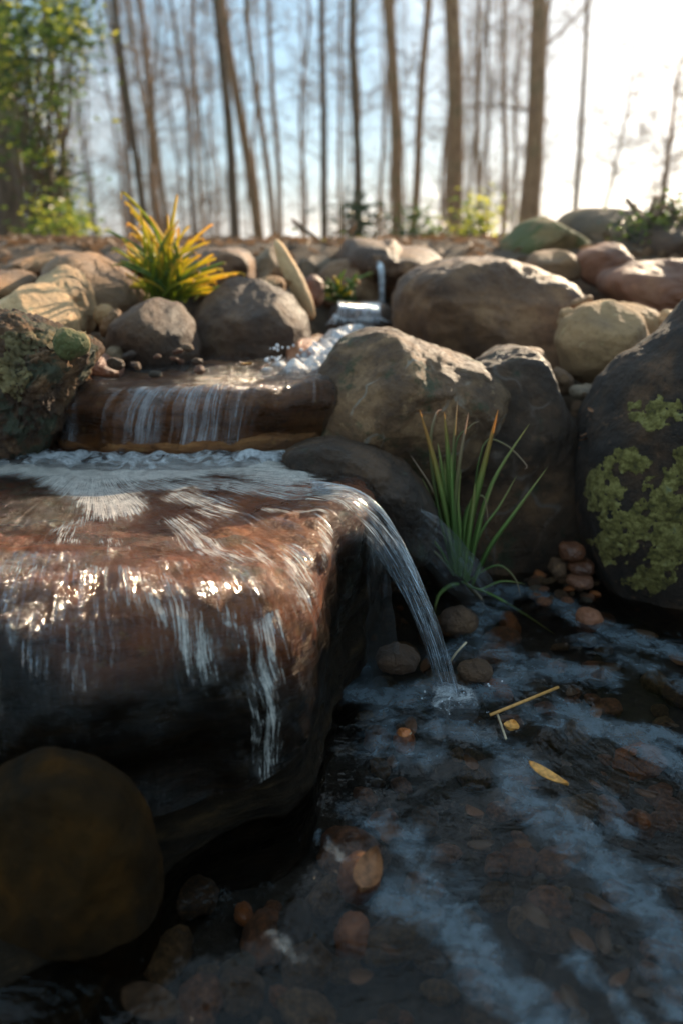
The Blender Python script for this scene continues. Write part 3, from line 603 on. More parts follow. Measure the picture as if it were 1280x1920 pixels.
while cnt < 205 and tries < 9000:
    tries += 1
    px, py = rng.uniform(600, 1330), rng.uniform(1090, 2000)
    if rng.random() < .12: px = rng.uniform(250, 640); py = rng.uniform(1650, 1990)
    g = G(px, py, -.045)
    if g.x < .0 and g.y > .70: continue
    r = rng.choice([.010, .013, .016, .02, .026, .032]) * rng.uniform(.8, 1.2)
    if any((g.x - a) ** 2 + (g.y - b) ** 2 < (.62 * (r + c)) ** 2 for a, b, c in placed): continue
    placed.append((g.x, g.y, r)); cnt += 1
    place_pebble(g.x, g.y, -.07 + r * .45, r, 'brown pebble lying on the bed of the lower pool', 'pebbles on the bed of the lower pool')
cnt = 0
while cnt < 88:   # debris on the slopes between the boulders
    if rng.random() < .35: px, py, dd = rng.uniform(1085, 1180), rng.uniform(720, 960), rng.uniform(1.42, 1.58)
    elif rng.random() < .5: px, py, dd = rng.uniform(140, 380), rng.uniform(640, 710), rng.uniform(1.4, 1.75)
    else: px, py, dd = rng.uniform(1000, 1120), rng.uniform(960, 1110), rng.uniform(1.3, 1.42)
    g = P(px, py, dd); r = rng.uniform(.006, .016); cnt += 1
    place_pebble(g.x, g.y, max(g.z - .01, terrain_z(g.x, g.y) + r * .3) if py < 960 else max(.0, terrain_z(g.x, g.y) + r * .3) , r, 'small pebble in the gravel filling the gaps between the boulders', 'gravel pebbles between the boulders')

# ------------------------------------------------------------------ lichen on the dark boulder (a child that hugs its surface)
from mathutils.bvhtree import BVHTree
def bvh_of(o):
    me = o.data; return BVHTree.FromPolygons([v.co + o.location for v in me.vertices], [tuple(p.vertices) for p in me.polygons])
def crust(name, host, blobs, mat, thr=.52, seed=0, step=3.2, lift=.0025, fr=1.0):
    """a thick crust on the camera side of host where the noise within the given pixel blobs says so"""
    bv = bvh_of(host); x0 = min(b[0] - b[2] for b in blobs); x1 = max(b[0] + b[2] for b in blobs); y0 = min(b[1] - b[3] for b in blobs); y1 = max(b[1] + b[3] for b in blobs)
    nx, ny = int((x1 - x0) / step), int((y1 - y0) / step); grid = {}
    vs, fs = [], []; cam0 = Vector((0, 0, CAMZ))
    for j in range(ny + 1):
        for i in range(nx + 1):
            px, py = x0 + i * step, y0 + j * step
            dens = max(1 - (((px - b[0]) / b[2]) ** 2 + ((py - b[1]) / b[3]) ** 2) for b in blobs)
            nv = noise.fractal(Vector((px * .022 * fr + seed, py * .022 * fr, seed)), 1.0, 2.0, 5) * .9
            k = dens + nv
            if k < thr - .12: continue
            hit, nr, _, _ = bv.ray_cast(cam0, ray(px, py).normalized())
            if hit is None: continue
            h = lift * (1 + 1.6 * noise.noise(hit * 130) + .9 * noise.noise(hit * 330)) * sm(thr - .12, thr + .05, k) - lift * .9 * (1 - sm(thr - .12, thr, k))
            grid[(i, j)] = len(vs); vs.append(hit + nr * h)
    for (i, j), a in list(grid.items()):
        q = [grid.get((i, j)), grid.get((i + 1, j)), grid.get((i + 1, j + 1)), grid.get((i, j + 1))]
        if None not in q:
            if max((vs[q[0]] - vs[k]).length for k in q[1:]) < .03: fs.append((q[0], q[3], q[2], q[1]))
    return mesh_obj(name, vs, fs, mat, parent=host, loc=host.location)
N = NT('lichen'); tcn = N.n('ShaderNodeTexCoord'); v = tcn.outputs['Object']
col = N.ramp(N.noise(v, 60, 6, .7), [(.32, (.05, .040, .010)), (.48, (.17, .135, .028)), (.60, (.32, .265, .075)), (.72, (.22, .24, .13))])
b = N.n('ShaderNodeBsdfPrincipled'); N.l(col, b.inputs['Base Color']); b.inputs['Roughness'].default_value = .95
bp = N.n('ShaderNodeBump'); bp.inputs['Distance'].default_value = .006; N.l(N.noise(v, 170, 6, .8), bp.inputs['Height']); N.l(bp.outputs[0], b.inputs['Normal'])
N.l(b.outputs[0], N.out.inputs[0]); M['lichen'] = N.m
lich = [(1130, 920, 45, 55), (1150, 1010, 45, 60), (1200, 985, 40, 55), (1250, 950, 50, 90), (1250, 1040, 45, 50), (1180, 865, 45, 30), (1215, 1090, 50, 35), (1230, 775, 60, 35), (1285, 880, 30, 60), (1260, 1000, 60, 60)]
crust('lichen', LR, lich, M['lichen'], thr=.40, seed=3, step=2.0, fr=1.9, lift=.0016)
crust('lichen', RR, [(60, 640, 70, 40), (20, 700, 50, 50), (130, 640, 45, 28)], rock_mat('grey_green_lichen', (.06, .06, .03), (.12, .12, .07), (.2, .2, .13), .95, 30, .006), thr=.45, seed=9, step=3)

# ------------------------------------------------------------------ grasses
def blade(parent, pts, width, mat, name='blade', n=14, fold=.25):
    W = [Vector(p) for p in pts]
    if len(W) == 2: W = [W[0], (W[0] + W[1]) / 2, W[1]]
    K = len(W) - 1; path = []
    for i in range(n + 1):
        u = i / n * K; k = min(int(u), K - 1); t = u - k
        a, b, c, d = W[max(k - 1, 0)], W[k], W[k + 1], W[min(k + 2, K)]
        path.append(.5 * ((2 * b) + (c - a) * t + (2 * a - 5 * b + 4 * c - d) * t * t + (3 * b - a - 3 * c + d) * t ** 3))
    tw = random.uniform(-.45, .45); vs, uv, fs = [], [], []
    for i, p in enumerate(path):
        f = i / n; tg = (path[min(i + 1, n)] - path[max(i - 1, 0)]).normalized()
        side = tg.cross(Vector((math.sin(tw + f * .5), -math.cos(tw + f * .5), 0))).normalized(); nr = side.cross(tg)
        ww = width * .5 * (min(1, .55 + f * 2.2) * (1 - f ** 3.2) + .03)
        vs += [p - side * ww, p + nr * ww * fold * 2, p + side * ww, p + nr * ww * (fold * 2 - .5)]
        uv += [(0, f), (.5, f), (1, f), (.5, f)]
        if i:
            a = 4 * (i - 1); b_ = 4 * i
            for q in range(4): fs.append((a + q, a + (q + 1) % 4, b_ + (q + 1) % 4, b_ + q))
    o = mesh_obj(name, vs, fs, mat, parent=parent, loc=parent.location, uvs=uv); return o
M['b_green'] = blade_mat('green_blade', (.11, .20, .045), (.26, .38, .10), (.46, .44, .15))
M['b_orange'] = blade_mat('green_to_orange_blade', (.11, .20, .04), (.28, .36, .09), (.62, .32, .09))
M['b_dry'] = blade_mat('dry_tan_blade', (.12, .20, .05), (.36, .28, .13), (.62, .42, .30))
M['b_yellow'] = blade_mat('yellow_blade', (.36, .42, .07), (.76, .60, .11), (.88, .56, .15), .75)
t = empty('grass_tuft', P(868, 1095, 1.30)); tag(t, 'front tuft of green sedge with orange and dry tips beside the jet of water', 'grass tuft')
bl = [([(852, 1075), (838, 980), (815, 870), (786, 768)], 11, 'b_orange'), ([(850, 1070), (822, 960), (806, 840), (816, 778), (828, 768)], 6, 'b_dry'),
      ([(856, 1072), (845, 960), (840, 860), (832, 772)], 11, 'b_orange'), ([(858, 1068), (848, 930), (850, 830), (857, 752)], 7, 'b_dry'),
      ([(862, 1072), (852, 960), (862, 860), (878, 772)], 8, 'b_dry'), ([(868, 1085), (880, 980), (905, 880), (933, 768)], 12, 'b_orange'),
      ([(872, 1090), (890, 1010), (925, 900), (992, 794)], 12, 'b_green'), ([(884, 1098), (915, 1030), (965, 960), (1026, 876)], 8, 'b_green'),
      ([(850, 1062), (826, 960), (806, 910), (768, 852)], 5, 'b_dry'), ([(852, 1070), (838, 960), (828, 880), (820, 830)], 8, 'b_green'),
      ([(870, 1080), (900, 1000), (935, 950), (968, 892)], 5, 'b_green'), ([(846, 1060), (832, 1000), (815, 950), (790, 895)], 6, 'b_green'),
      ([(855, 1070), (850, 1000), (846, 900), (846, 850)], 9, 'b_green'), ([(860, 1080), (862, 1000), (858, 940), (864, 880)], 9, 'b_green'),
      ([(876, 1090), (888, 1030), (905, 960), (925, 905)], 8, 'b_green'), ([(848, 1068), (834, 1000), (826, 920), (822, 862)], 7, 'b_dry'),
      ([(858, 1075), (850, 1010), (838, 930), (832, 860)], 9, 'b_green'), ([(868, 1085), (876, 1020), (886, 950), (890, 905)], 8, 'b_green'),
      ([(852, 1072), (842, 1010), (836, 950), (842, 905)], 8, 'b_green'), ([(862, 1082), (868, 1030), (872, 980), (884, 930)], 8, 'b_green'),
      ([(870, 1080), (900, 850), (940, 830), (985, 870), (982, 880)], 3, 'b_dry'), ([(862, 1070), (852, 850), (880, 800), (898, 790)], 3, 'b_dry'),
      ([(860, 1095), (840, 1100), (820, 1120), (812, 1160)], 9, 'b_green'), ([(874, 1098), (920, 1115), (980, 1150), (1040, 1190)], 5, 'b_green'), ([(876, 1098), (900, 1105), (940, 1090), (985, 1095)], 4, 'b_green')]
bl += [([(850, 1080), (820, 1040), (770, 1010), (742, 1030)], 4, 'b_dry'), ([(872, 1092), (930, 1060), (965, 1085), (975, 1120)], 4, 'b_dry'), ([(858, 1075), (872, 960), (905, 930), (915, 985)], 4, 'b_dry'),
       ([(846, 1072), (824, 1030), (800, 1010), (776, 1060)], 5, 'b_dry'), ([(864, 1090), (880, 1100), (905, 1130), (900, 1165)], 6, 'b_dry'), ([(856, 1080), (854, 1020), (858, 950), (852, 925)], 6, 'b_dry')]
for pts, wd, mt in bl:
    dd = random.uniform(-.03, .03); n_ = len(pts) - 1
    blade(t, [P(x, y, 1.30 + dd * i / n_) for i, (x, y) in enumerate(pts)], wd / F * 1.38 * 1.2, M[mt], fold=.3)

def clump(name, label, base, d, tips, n, width, mats, spread, arch=.25):
    t = empty(name, P(base[0], base[1], d)); tag(t, label, 'grass clump'); rg = random.Random(int(base[0]))
    for i in range(n):
        tx, ty = rg.choice(tips); tx += rg.gauss(0, 22) * spread; ty += rg.gauss(0, 20) * spread
        f = rg.uniform(.55, 1.1); bx = base[0] + rg.gauss(0, 22) * spread; by = base[1] + rg.uniform(-4, 8)
        tx = bx + (tx - bx) * f; ty = by + (ty - by) * f; dd = rg.uniform(-.12, .12)
        mx_ = bx + (tx - bx) * .35; my = by + (ty - by) * .62
        p3 = (tx + (tx - bx) * arch * rg.random(), ty + abs(tx - bx) * arch * rg.random() * 1.4)
        blade(t, [P(bx, by, d + dd * .3), P(mx_, my, d + dd * .6), P(tx, ty, d + dd), P(*p3, d + dd * 1.2)], width * rg.uniform(.7, 1.2), M[rg.choice(mats)], n=9)
clump('grass_clump', 'big yellow green grass clump glowing on the left bank between the boulders', (310, 560), 2.02,
      [(215, 455), (235, 420), (250, 400), (275, 430), (305, 420), (325, 405), (350, 440), (380, 460), (410, 490), (235, 520), (300, 460), (395, 520), (340, 470), (430, 530)], 170, .0068, ['b_yellow', 'b_yellow', 'b_yellow', 'b_yellow', 'b_orange'], .8, .12)
clump('grass_clump', 'small yellow grass clump beside the head of the stream', (642, 562), 2.36, [(620, 520), (640, 508), (660, 515), (675, 530), (610, 540)], 40, .009, ['b_yellow', 'b_orange', 'b_green'], .5)

# ------------------------------------------------------------------ fallen leaves and twigs in the lower pool
def leaf(name, label, p, length, width, yaw, pitch, mat, curl=.25, cat='leaf', group=None):
    vs, fs = [], []; n, m = 12, 6
    for i in range(n + 1):
        f = i / n; ww = width * .5 * (math.sin(math.pi * f ** .8) ** .7 if 0 < f < 1 else 0.02)
        for j in range(m + 1):
            s = j / m * 2 - 1; vs.append(Vector(((f - .5) * length, s * ww, curl * width * (s * s) * .8 + curl * length * .25 * (2 * f - 1) ** 2 + .0006 * noise.noise(Vector((f * 9, s * 4, yaw))))))
    for i in range(n):
        for j in range(m): a = i * (m + 1) + j; fs.append((a, a + m + 1, a + m + 2, a + 1))
    k = len(vs); vs += [v - Vector((0, 0, .0006)) for v in vs]; fs += [tuple(reversed([q + k for q in f])) for f in fs]
    o = mesh_obj(name, vs, fs, mat); o.location = p; o.rotation_euler = (random.uniform(-.15, .15), pitch, yaw)
    if label: tag(o, label, cat, group)
    return o
M['leaf_o'] = plain_mat('orange_leaf', (.46, .21, .045), .5, 160, .5, .001)
M['leaf_b'] = plain_mat('brown_leaf', (.22, .09, .035), .6, 120, .5, .001)
g = G(1026, 1456, .012); leaf('leaf', 'long bright orange brown leaf floating on the foam at the right', g, .052, .016, R(-42), R(6), M['leaf_o'])
g = G(958, 1365, .006); leaf('leaf', 'small curled amber leaf below the long orange stalk', g, .03, .02, R(70), R(10), M['leaf_o'])
g = G(690, 1640, .004); leaf('leaf', 'broad amber leaf lying in the near pool beside the shelf', g, .05, .028, R(70), R(-12), M['leaf_b'], .4)
g = G(285, 1885, -.022); leaf('leaf', 'large blurred brown leaf in the water at the bottom left edge', g, .06, .034, R(-20), R(4), plain_mat('dark_sodden_leaf', (.10, .05, .025), .8, 90, .5), .12)
g = P(463, 683, 1.42); leaf('leaf', 'small orange leaf caught on the middle cascade below the splash', g, .018, .012, R(20), 0, M['leaf_o'])
g = P(1112, 803, 1.43); leaf('leaf', 'pale tan leaf in the gravel between dark boulder and lichen', g, .03, .016, R(10), R(25), M['b_dry'] if False else M['leaf_b'])
def stick(name, label, pts, rad, mat, cat='twig'):
    W = [Vector(p) for p in pts]; vs, fs = [], []
    for i, p in enumerate(W):
        tg = (W[min(i + 1, len(W) - 1)] - W[max(i - 1, 0)]).normalized(); s = tg.cross(Vector((0, 0, 1))).normalized(); u = s.cross(tg)
        for j in range(6):
            a = j * math.pi / 3; vs.append(p + (s * math.cos(a) + u * math.sin(a)) * rad)
        if i:
            for j in range(6): fs.append((6 * (i - 1) + j, 6 * (i - 1) + (j + 1) % 6, 6 * i + (j + 1) % 6, 6 * i + j))
    fs += [tuple(reversed(range(6))), tuple(range(len(vs) - 6, len(vs)))]
    o = mesh_obj(name, vs, fs, mat, loc=W[0]); tag(o, label, cat); return o
M['straw'] = plain_mat('straw', (.50, .38, .24), .5, 90, .3); M['straw_o'] = plain_mat('orange_straw', (.50, .24, .06), .5, 90, .3)
stick('twig', 'pale straw standing at a slant right of the jet foot', [P(841, 1244, 1.02), P(855, 1224, 1.02), P(874, 1204, 1.025)], .0016, M['straw'])
stick('twig', 'long orange stalk lying across the foam below the jet', [G(918, 1341, .010), G(975, 1318, .013), G(1046, 1289, .012)], .0022, M['straw_o'])
stick('twig', 'short pale stalk under the long orange one', [G(932, 1340, .008), G(940, 1362, .007), G(948, 1386, .006)], .0016, M['straw'])
stick('twig', 'tiny straw on top of the bright orange pebble', [P(752, 1396, .905), P(761, 1384, .905), P(771, 1374, .905)], .0009, M['straw'])

# sunken brown leaves and leaves caught in the gaps
rg = random.Random(31); proto_l = [leaf('leaf', None, (0, 0, 0), 1.0, .5, 0, 0, m_, .3) for m_ in (M['leaf_b'], plain_mat('sodden_leaf', (.10, .05, .025), .6, 90, .5), M['leaf_b'])]
for k in range(58):
    o = proto_l[k] if k < 3 else proto_l[rg.randrange(3)].copy()
    if k >= 3: COL.objects.link(o)
    if k < 44:
        g = G(rg.uniform(640, 1300), rg.uniform(1170, 1900), -.04); g.z = rg.uniform(-.035, -.012); tag(o, 'brown autumn leaf lying under the water among the pebbles', 'leaf', 'sunken leaves in the lower pool')
    else:
        g = P(rg.uniform(1090, 1180), rg.uniform(760, 900), 1.40); tag(o, 'dry leaf scrap in the gravel left of the lichened boulder', 'leaf', 'leaf scraps in the gravel')
    sc_ = rg.uniform(.018, .042) * (.6 if k >= 44 else 1); o.location = g; o.scale = (sc_, sc_, sc_); o.rotation_euler = (rg.uniform(-.5, .5), rg.uniform(-.4, .4), rg.uniform(0, 6.28))

# ------------------------------------------------------------------ leaf litter and far shrubs
def leaf_quads(name, pts, size, mat, label=None, cat=None, kind=None, parent=None, seed=0, loc=None):
    rg = random.Random(seed); vs, fs = [], []
    for p in pts:
        s = size * rg.uniform(.6, 1.3); q = Matrix.Rotation(rg.uniform(0, 6.28), 3, 'Z') @ Matrix.Rotation(rg.uniform(-1.3, 1.3), 3, 'X') @ Matrix.Rotation(rg.uniform(-.6, .6), 3, 'Y')
        k = len(vs)
        for c in ((-1, 0, 0), (-.2, -.42, .12), (.6, -.3, .1), (1, 0, -.05), (.6, .3, .1), (-.2, .42, .12)): vs.append(Vector(p) + q @ (Vector(c) * s * .5))
        fs += [(k, k + 1, k + 2, k + 3), (k, k + 3, k + 4, k + 5)]
    o = mesh_obj(name, vs, fs, mat, parent=parent, loc=loc or (parent.location if parent else None), smooth=False)
    tag(o, label, cat, None, kind); return o
rg = random.Random(5); pts = []
for _ in range(11000):
    y = 1.5 + 4.9 * rg.random() ** 1.2; x = rg.uniform(-2.2, 2.2) * (.5 + y * .25); pts.append((x, y, terrain_z(x, y) + rg.uniform(.002, .02)))
leaf_quads('leaf_litter', pts, .05, plain_mat('dry_leaves', (.26, .15, .08), .7, 6, .5, transl=.3), 'dry brown leaves carpeting the ground behind the boulders', 'leaf litter', 'stuff')

# ------------------------------------------------------------------ trees
def tube(vs, fs, pts, rads, m=5):
    k0 = len(vs); n = len(pts)
    for i, p in enumerate(pts):
        tg = (pts[min(i + 1, n - 1)] - pts[max(i - 1, 0)]).normalized()
        s = tg.cross(Vector((.3, 1, .1))).normalized(); u = s.cross(tg)
        for j in range(m):
            a = 2 * math.pi * j / m; vs.append(p + (s * math.cos(a) + u * math.sin(a)) * rads[i])
        if i:
            b = k0 + m * i
            for j in range(m): fs.append((b - m + j, b - m + (j + 1) % m, b + (j + 1) % m, b + j))
def grow(vs, fs, p, d, ln, r, rg, depth, tw):
    n = 5 if depth else 4; pts, rads = [p.copy()], [r]; q = p.copy(); dd = d.copy()
    for i in range(n):
        dd = (dd + Vector((rg.gauss(0, .16), rg.gauss(0, .16), rg.gauss(0, .12) + tw))).normalized(); q = q + dd * ln / n
        pts.append(q.copy()); rads.append(max(.0021, r * (1 - (i + 1) / n * .8)))
    tube(vs, fs, pts, rads, 3)
    if depth:
        for k in range(rg.randint(3, 6)):
            i = rg.randint(1, n); sd_ = Vector((rg.gauss(0, 1), rg.gauss(0, 1), rg.gauss(.3, .8))).normalized()
            grow(vs, fs, pts[i], (dd * .6 + sd_).normalized(), ln * rg.uniform(.35, .65), max(.002, rads[i] * .6), rg, depth - 1, tw)
def bark(name, c1, c2, c3):
    N = NT(name); tcn = N.n('ShaderNodeTexCoord'); mpn = N.n('ShaderNodeMapping'); mpn.inputs['Scale'].default_value = (1, 1, .22); N.l(tcn.outputs['Object'], mpn.inputs[0])
    n1 = N.noise(mpn.outputs[0], 34, 6, .7); col = N.ramp(n1, [(.32, c1), (.5, c2), (.68, c3)])
    n2 = N.noise(tcn.outputs['Object'], 2.2, 4, .6); col = N.mix(N.maprange(n2, .52, .68, 0, .6), col, (.13, .125, .05))
    b = N.n('ShaderNodeBsdfPrincipled'); N.l(col, b.inputs['Base Color']); b.inputs['Roughness'].default_value = .9
    bp = N.n('ShaderNodeBump'); bp.inputs['Distance'].default_value = .03; N.l(n1, bp.inputs['Height']); N.l(bp.outputs[0], b.inputs['Normal'])
    N.l(b.outputs[0], N.out.inputs[0]); return N.m
M['bark'] = bark('brown_bark', (.13, .06, .025), (.33, .17, .075), (.46, .27, .12))
M['bark_d'] = bark('dark_bark', (.06, .032, .016), (.14, .08, .04), (.24, .15, .085))
M['twig'] = plain_mat('twig_bark', (.24, .15, .09), .85, 8, .3)
def make_tree(name, label, base, r0, H, seed, mat, lean=(0, 0), nbr=30, b0=.25, blen=1.2, depth=2, group=None, cat='tree', twist=.05, wig=.05, m=10, tp=.75, droop=.02):
    rg = random.Random(seed); root = empty(name, base); tag(root, label, cat, group)
    n = 26; pts, rads = [], []; ph = rg.uniform(0, 9)
    for i in range(n + 1):
        f = i / n; z = H * f
        pts.append(Vector((lean[0] * z + wig * noise.noise(Vector((z * .5, ph, 0))) * z ** .5, lean[1] * z + wig * noise.noise(Vector((z * .5, 0, ph))) * z ** .5, z)))
        rads.append(r0 * ((1 - f * tp) + .35 * math.exp(-z * 3.5)))
    vs, fs = [], []; tube(vs, fs, pts, rads, m)
    for v_ in vs: v_ += Vector((noise.noise(v_ * 3 + Vector((ph, 0, 0))), noise.noise(v_ * 3 + Vector((0, ph, 0))), 0)) * r0 * .16
    L_ = Vector(base); mesh_obj('trunk', [v_ + L_ for v_ in vs], fs, mat, parent=root, loc=L_)
    vs, fs = [], []
    for k in range(nbr):
        f = b0 + (1 - b0) * rg.random() ** .9; i = f * n; ii = min(int(i), n - 1); p = pts[ii].lerp(pts[ii + 1], i - ii); a = rg.uniform(0, 6.283)
        up = rg.uniform(.05, .9) if droop >= 0 else rg.uniform(-.4, .3)
        grow(vs, fs, p, Vector((math.cos(a), math.sin(a), up)).normalized(), blen * (1.15 - f * .6) * rg.uniform(.5, 1.15), max(.006, rads[ii] * .22), rg, depth, droop)
    if vs: mesh_obj('branches', [v_ + L_ for v_ in vs], fs, M['twig'], parent=root, loc=L_)
    return root
def tree_at(name, label, bx, by, tx, ty, wpx, d, seed, mat='bark', **kw):
    """trunk through two points of the picture at distance d; its foot stands on the ground"""
    b_ = P(bx, by, d); t_ = P(tx, ty, d); lx = (t_.x - b_.x) / (t_.z - b_.z); gz = terrain_z(b_.x, d) - .03
    r0 = wpx / F * d * .5 / 1.12
    return make_tree(name, label, Vector((b_.x - lx * (b_.z - gz), d, gz)), r0, kw.pop('H', 9.5), seed, M[mat], lean=(lx, random.uniform(-.02, .02)), **kw)
TR = [
 ('thick dark trunk at the left edge with evergreen foliage hanging before it', 22, 450, -8, 0, 50, 6.5, 'bark_d', dict(nbr=6, b0=.4)),
 ('reddish brown trunk seen through the evergreen foliage at upper left', 128, 400, 95, 20, 17, 11, 'bark', dict(nbr=14)),
 ('slim dark trunk leaning left with long dead side branches', 277, 440, 214, 0, 15, 9, 'bark_d', dict(nbr=46, b0=.1, blen=1.5, droop=-.01)),
 ('thin pale brown trunk leaning left just right of the slim dark one', 312, 410, 243, 20, 11, 14, 'bark', dict(nbr=26, b0=.2)),
 ('brown trunk, left one of the crossing pair', 442, 460, 412, 0, 21, 12, 'bark_d', dict(nbr=26, b0=.25)),
 ('brown trunk leaning left, right one of the crossing pair', 487, 455, 418, 0, 22, 13, 'bark', dict(nbr=26, b0=.25)),
 ('slim trunk leaning left just right of the crossing pair', 513, 450, 468, 0, 13, 13, 'bark', dict(nbr=26, b0=.2)),
 ('slim trunk with pale bark between the crossing pair and the straight dark one', 527, 445, 505, 0, 12, 15, 'bark', dict(nbr=24, b0=.2)),
 ('straight slender dark trunk left of the centre', 609, 465, 599, 0, 16, 13, 'bark_d', dict(nbr=30, b0=.15)),
 ('straight trunk in the middle with dark ivy round its foot', 669, 440, 662, 0, 19, 12, 'bark_d', dict(nbr=26, b0=.2)),
 ('straight brown trunk between the ivy footed one and the trunk leaning right', 744, 455, 732, 0, 26, 11, 'bark', dict(nbr=18, b0=.3)),
 ('slim trunk leaning right beside the thickest straight trunk', 771, 440, 802, 0, 18, 13, 'bark', dict(nbr=34, b0=.15)),
 ('thickest straight trunk standing right of the centre', 851, 480, 848, 0, 32, 9.5, 'bark', dict(nbr=12, b0=.35, blen=.9, tp=.4)),
 ('thin trunk rising from the bright green ivy shrub', 894, 440, 897, 60, 11, 15, 'bark', dict(nbr=40, b0=.1)),
 ('thin straight trunk between the ivy shrub and the broad leaning trunk', 944, 440, 946, 0, 12, 15, 'bark', dict(nbr=40, b0=.1)),
 ('broad based trunk leaning right and narrowing quickly upward', 986, 440, 1014, 0, 42, 8.5, 'bark', dict(nbr=18, b0=.2, tp=1.0, H=6.2, blen=.9)),
 ('slim dark trunk standing alone against the bright sky at right', 1077, 390, 1101, 0, 12, 13, 'bark_d', dict(nbr=44, b0=.1, droop=-.01, blen=1.0)),
 ('thin trunk left of the ivy footed trunk', 640, 450, 636, 100, 9, 17, 'bark', dict(nbr=30, b0=.15)),
 ('thin trunk right of the ivy footed trunk, slightly leaning right', 705, 445, 722, 200, 9, 17, 'bark', dict(nbr=30, b0=.15)),
 ('thin crooked trunk between the slim dark one and the crossing pair', 385, 450, 372, 220, 9, 17, 'bark', dict(nbr=36, b0=.12)),
]
for i, (lb, bx, by, tx, ty, wp, d, mt, kw) in enumerate(TR):
    tree_at('tree', lb, bx, by, tx, ty, wp, d, 200 + i, mt, **kw)
# low bushy trees at the right against the glow
make_tree('small_tree', 'small bare many twigged tree at the right edge against the glow', Vector((P(1238, 400, 7).x, 7, terrain_z(2.8, 7))), .03, 1.45, 71, M['bark'], nbr=34, b0=.12, blen=.6, wig=.1)
make_tree('small_tree', 'thin sapling with a tuft of twigs right of the lone slim trunk', Vector((P(1116, 400, 9).x, 9, terrain_z(2.7, 9))), .022, 2.1, 72, M['bark_d'], lean=(.12, 0), nbr=24, b0=.35, blen=.55, wig=.1)
# the wood further off: copies of a few slender trees
protos = [make_tree('tree', 'slender bare tree of the thicket far behind the boulders', Vector((0, 0, 0)), .026 + .007 * k, 8.5, 300 + k, M['bark' if k % 2 else 'bark_d'], lean=(.03 * (k - 2), 0), nbr=46, b0=.03, blen=1.25, group='far slender trees', m=6, wig=.09) for k in range(5)]
rg = random.Random(99); first = {}
def copy_tree(o):
    c = o.copy(); COL.objects.link(c)
    for ch in o.children:
        k = ch.copy(); COL.objects.link(k); k.parent = c
    return c
for i in range(52):
    d = rg.uniform(15, 34); px = rg.uniform(-60, 1120)
    if px > 1010 and rg.random() < .6: continue
    x = P(px, 450, d).x; k = i % 5
    if k not in first: o = protos[k]; first[k] = 1
    else: o = copy_tree(protos[k])
    o.location = (x, d, terrain_z(x, d) - .05); o.rotation_euler = (0, 0, rg.uniform(0, 6.28)); s = rg.uniform(.8, 1.35); o.scale = (s, s, s)

# evergreens and shrubs
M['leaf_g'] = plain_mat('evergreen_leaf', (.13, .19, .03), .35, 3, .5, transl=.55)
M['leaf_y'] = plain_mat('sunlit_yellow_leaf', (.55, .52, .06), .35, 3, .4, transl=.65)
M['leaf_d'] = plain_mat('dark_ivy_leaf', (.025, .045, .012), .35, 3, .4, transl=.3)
def shrub(name, label, blobs, d, n, size, mats, seed, stems=10, depth=.3, cat='shrub'):
    """stems with a cloud of leaves gathered round random twig ends inside pixel blobs"""
    rg = random.Random(seed); bx = sum(b[0] for b in blobs) / len(blobs); g = P(bx, 450, d); gz = terrain_z(g.x, d)
    root = empty(name, Vector((g.x, d, gz))); tag(root, label, cat)
    per = [[] for _ in mats]; vs, fs = [], []
    wts = [b[2] * b[3] for b in blobs]
    for c in range(n // 26):
        b = rg.choices(blobs, wts)[0]; a = rg.uniform(0, 6.28); rr = rg.random() ** .5
        cp = P(b[0] + b[2] * rr * math.cos(a), b[1] + b[3] * rr * math.sin(a), d + rg.uniform(-depth, depth)); cs = rg.uniform(.4, 1) * size * 2.6
        k = rg.randrange(len(mats))
        for _ in range(26): per[k if rg.random() < .75 else rg.randrange(len(mats))].append(cp + Vector((rg.gauss(0, cs), rg.gauss(0, cs), rg.gauss(0, cs * .6))))
        if c % 4 == 0:
            r0 = Vector((g.x + rg.uniform(-.1, .1), d, gz)); mid = r0.lerp(cp, .5) + Vector((rg.uniform(-.1, .1), 0, .1)); tube(vs, fs, [r0, mid, cp], [.012, .007, .003], 4)
    for k, mt in enumerate(mats):
        if per[k]: leaf_quads('foliage', per[k], size, M[mt], parent=root, seed=seed + k)
    mesh_obj('stems', vs, fs, M['twig'], parent=root, loc=root.location)
    return root
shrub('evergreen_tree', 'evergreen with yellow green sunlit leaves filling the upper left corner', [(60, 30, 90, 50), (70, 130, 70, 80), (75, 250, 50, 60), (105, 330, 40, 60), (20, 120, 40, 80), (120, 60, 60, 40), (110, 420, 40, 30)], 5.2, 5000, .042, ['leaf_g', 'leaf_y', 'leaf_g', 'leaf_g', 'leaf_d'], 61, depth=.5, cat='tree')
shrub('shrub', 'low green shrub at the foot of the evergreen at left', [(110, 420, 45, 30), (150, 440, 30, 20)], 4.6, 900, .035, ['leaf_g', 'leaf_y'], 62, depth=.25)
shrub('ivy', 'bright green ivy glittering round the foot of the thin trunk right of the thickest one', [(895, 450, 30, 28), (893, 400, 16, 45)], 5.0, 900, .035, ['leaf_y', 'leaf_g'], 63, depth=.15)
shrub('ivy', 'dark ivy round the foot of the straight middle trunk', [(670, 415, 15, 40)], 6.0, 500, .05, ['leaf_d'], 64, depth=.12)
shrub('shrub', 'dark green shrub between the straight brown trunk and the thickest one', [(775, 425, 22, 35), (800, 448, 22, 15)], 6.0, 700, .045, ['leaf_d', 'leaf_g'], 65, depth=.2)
shrub('shrub', 'green leafy shrub over the rocks at the right end of the skyline', [(1220, 425, 45, 20), (1275, 410, 30, 28), (1260, 450, 40, 20)], 2.9, 1300, .022, ['leaf_g', 'leaf_g', 'leaf_d'], 66, depth=.15)
shrub('shrub', 'small yellow green shrub at the crest just right of the pointed slab', [(590, 478, 20, 10), (640, 470, 14, 8)], 3.2, 260, .02, ['leaf_y', 'leaf_g'], 67, depth=.1)

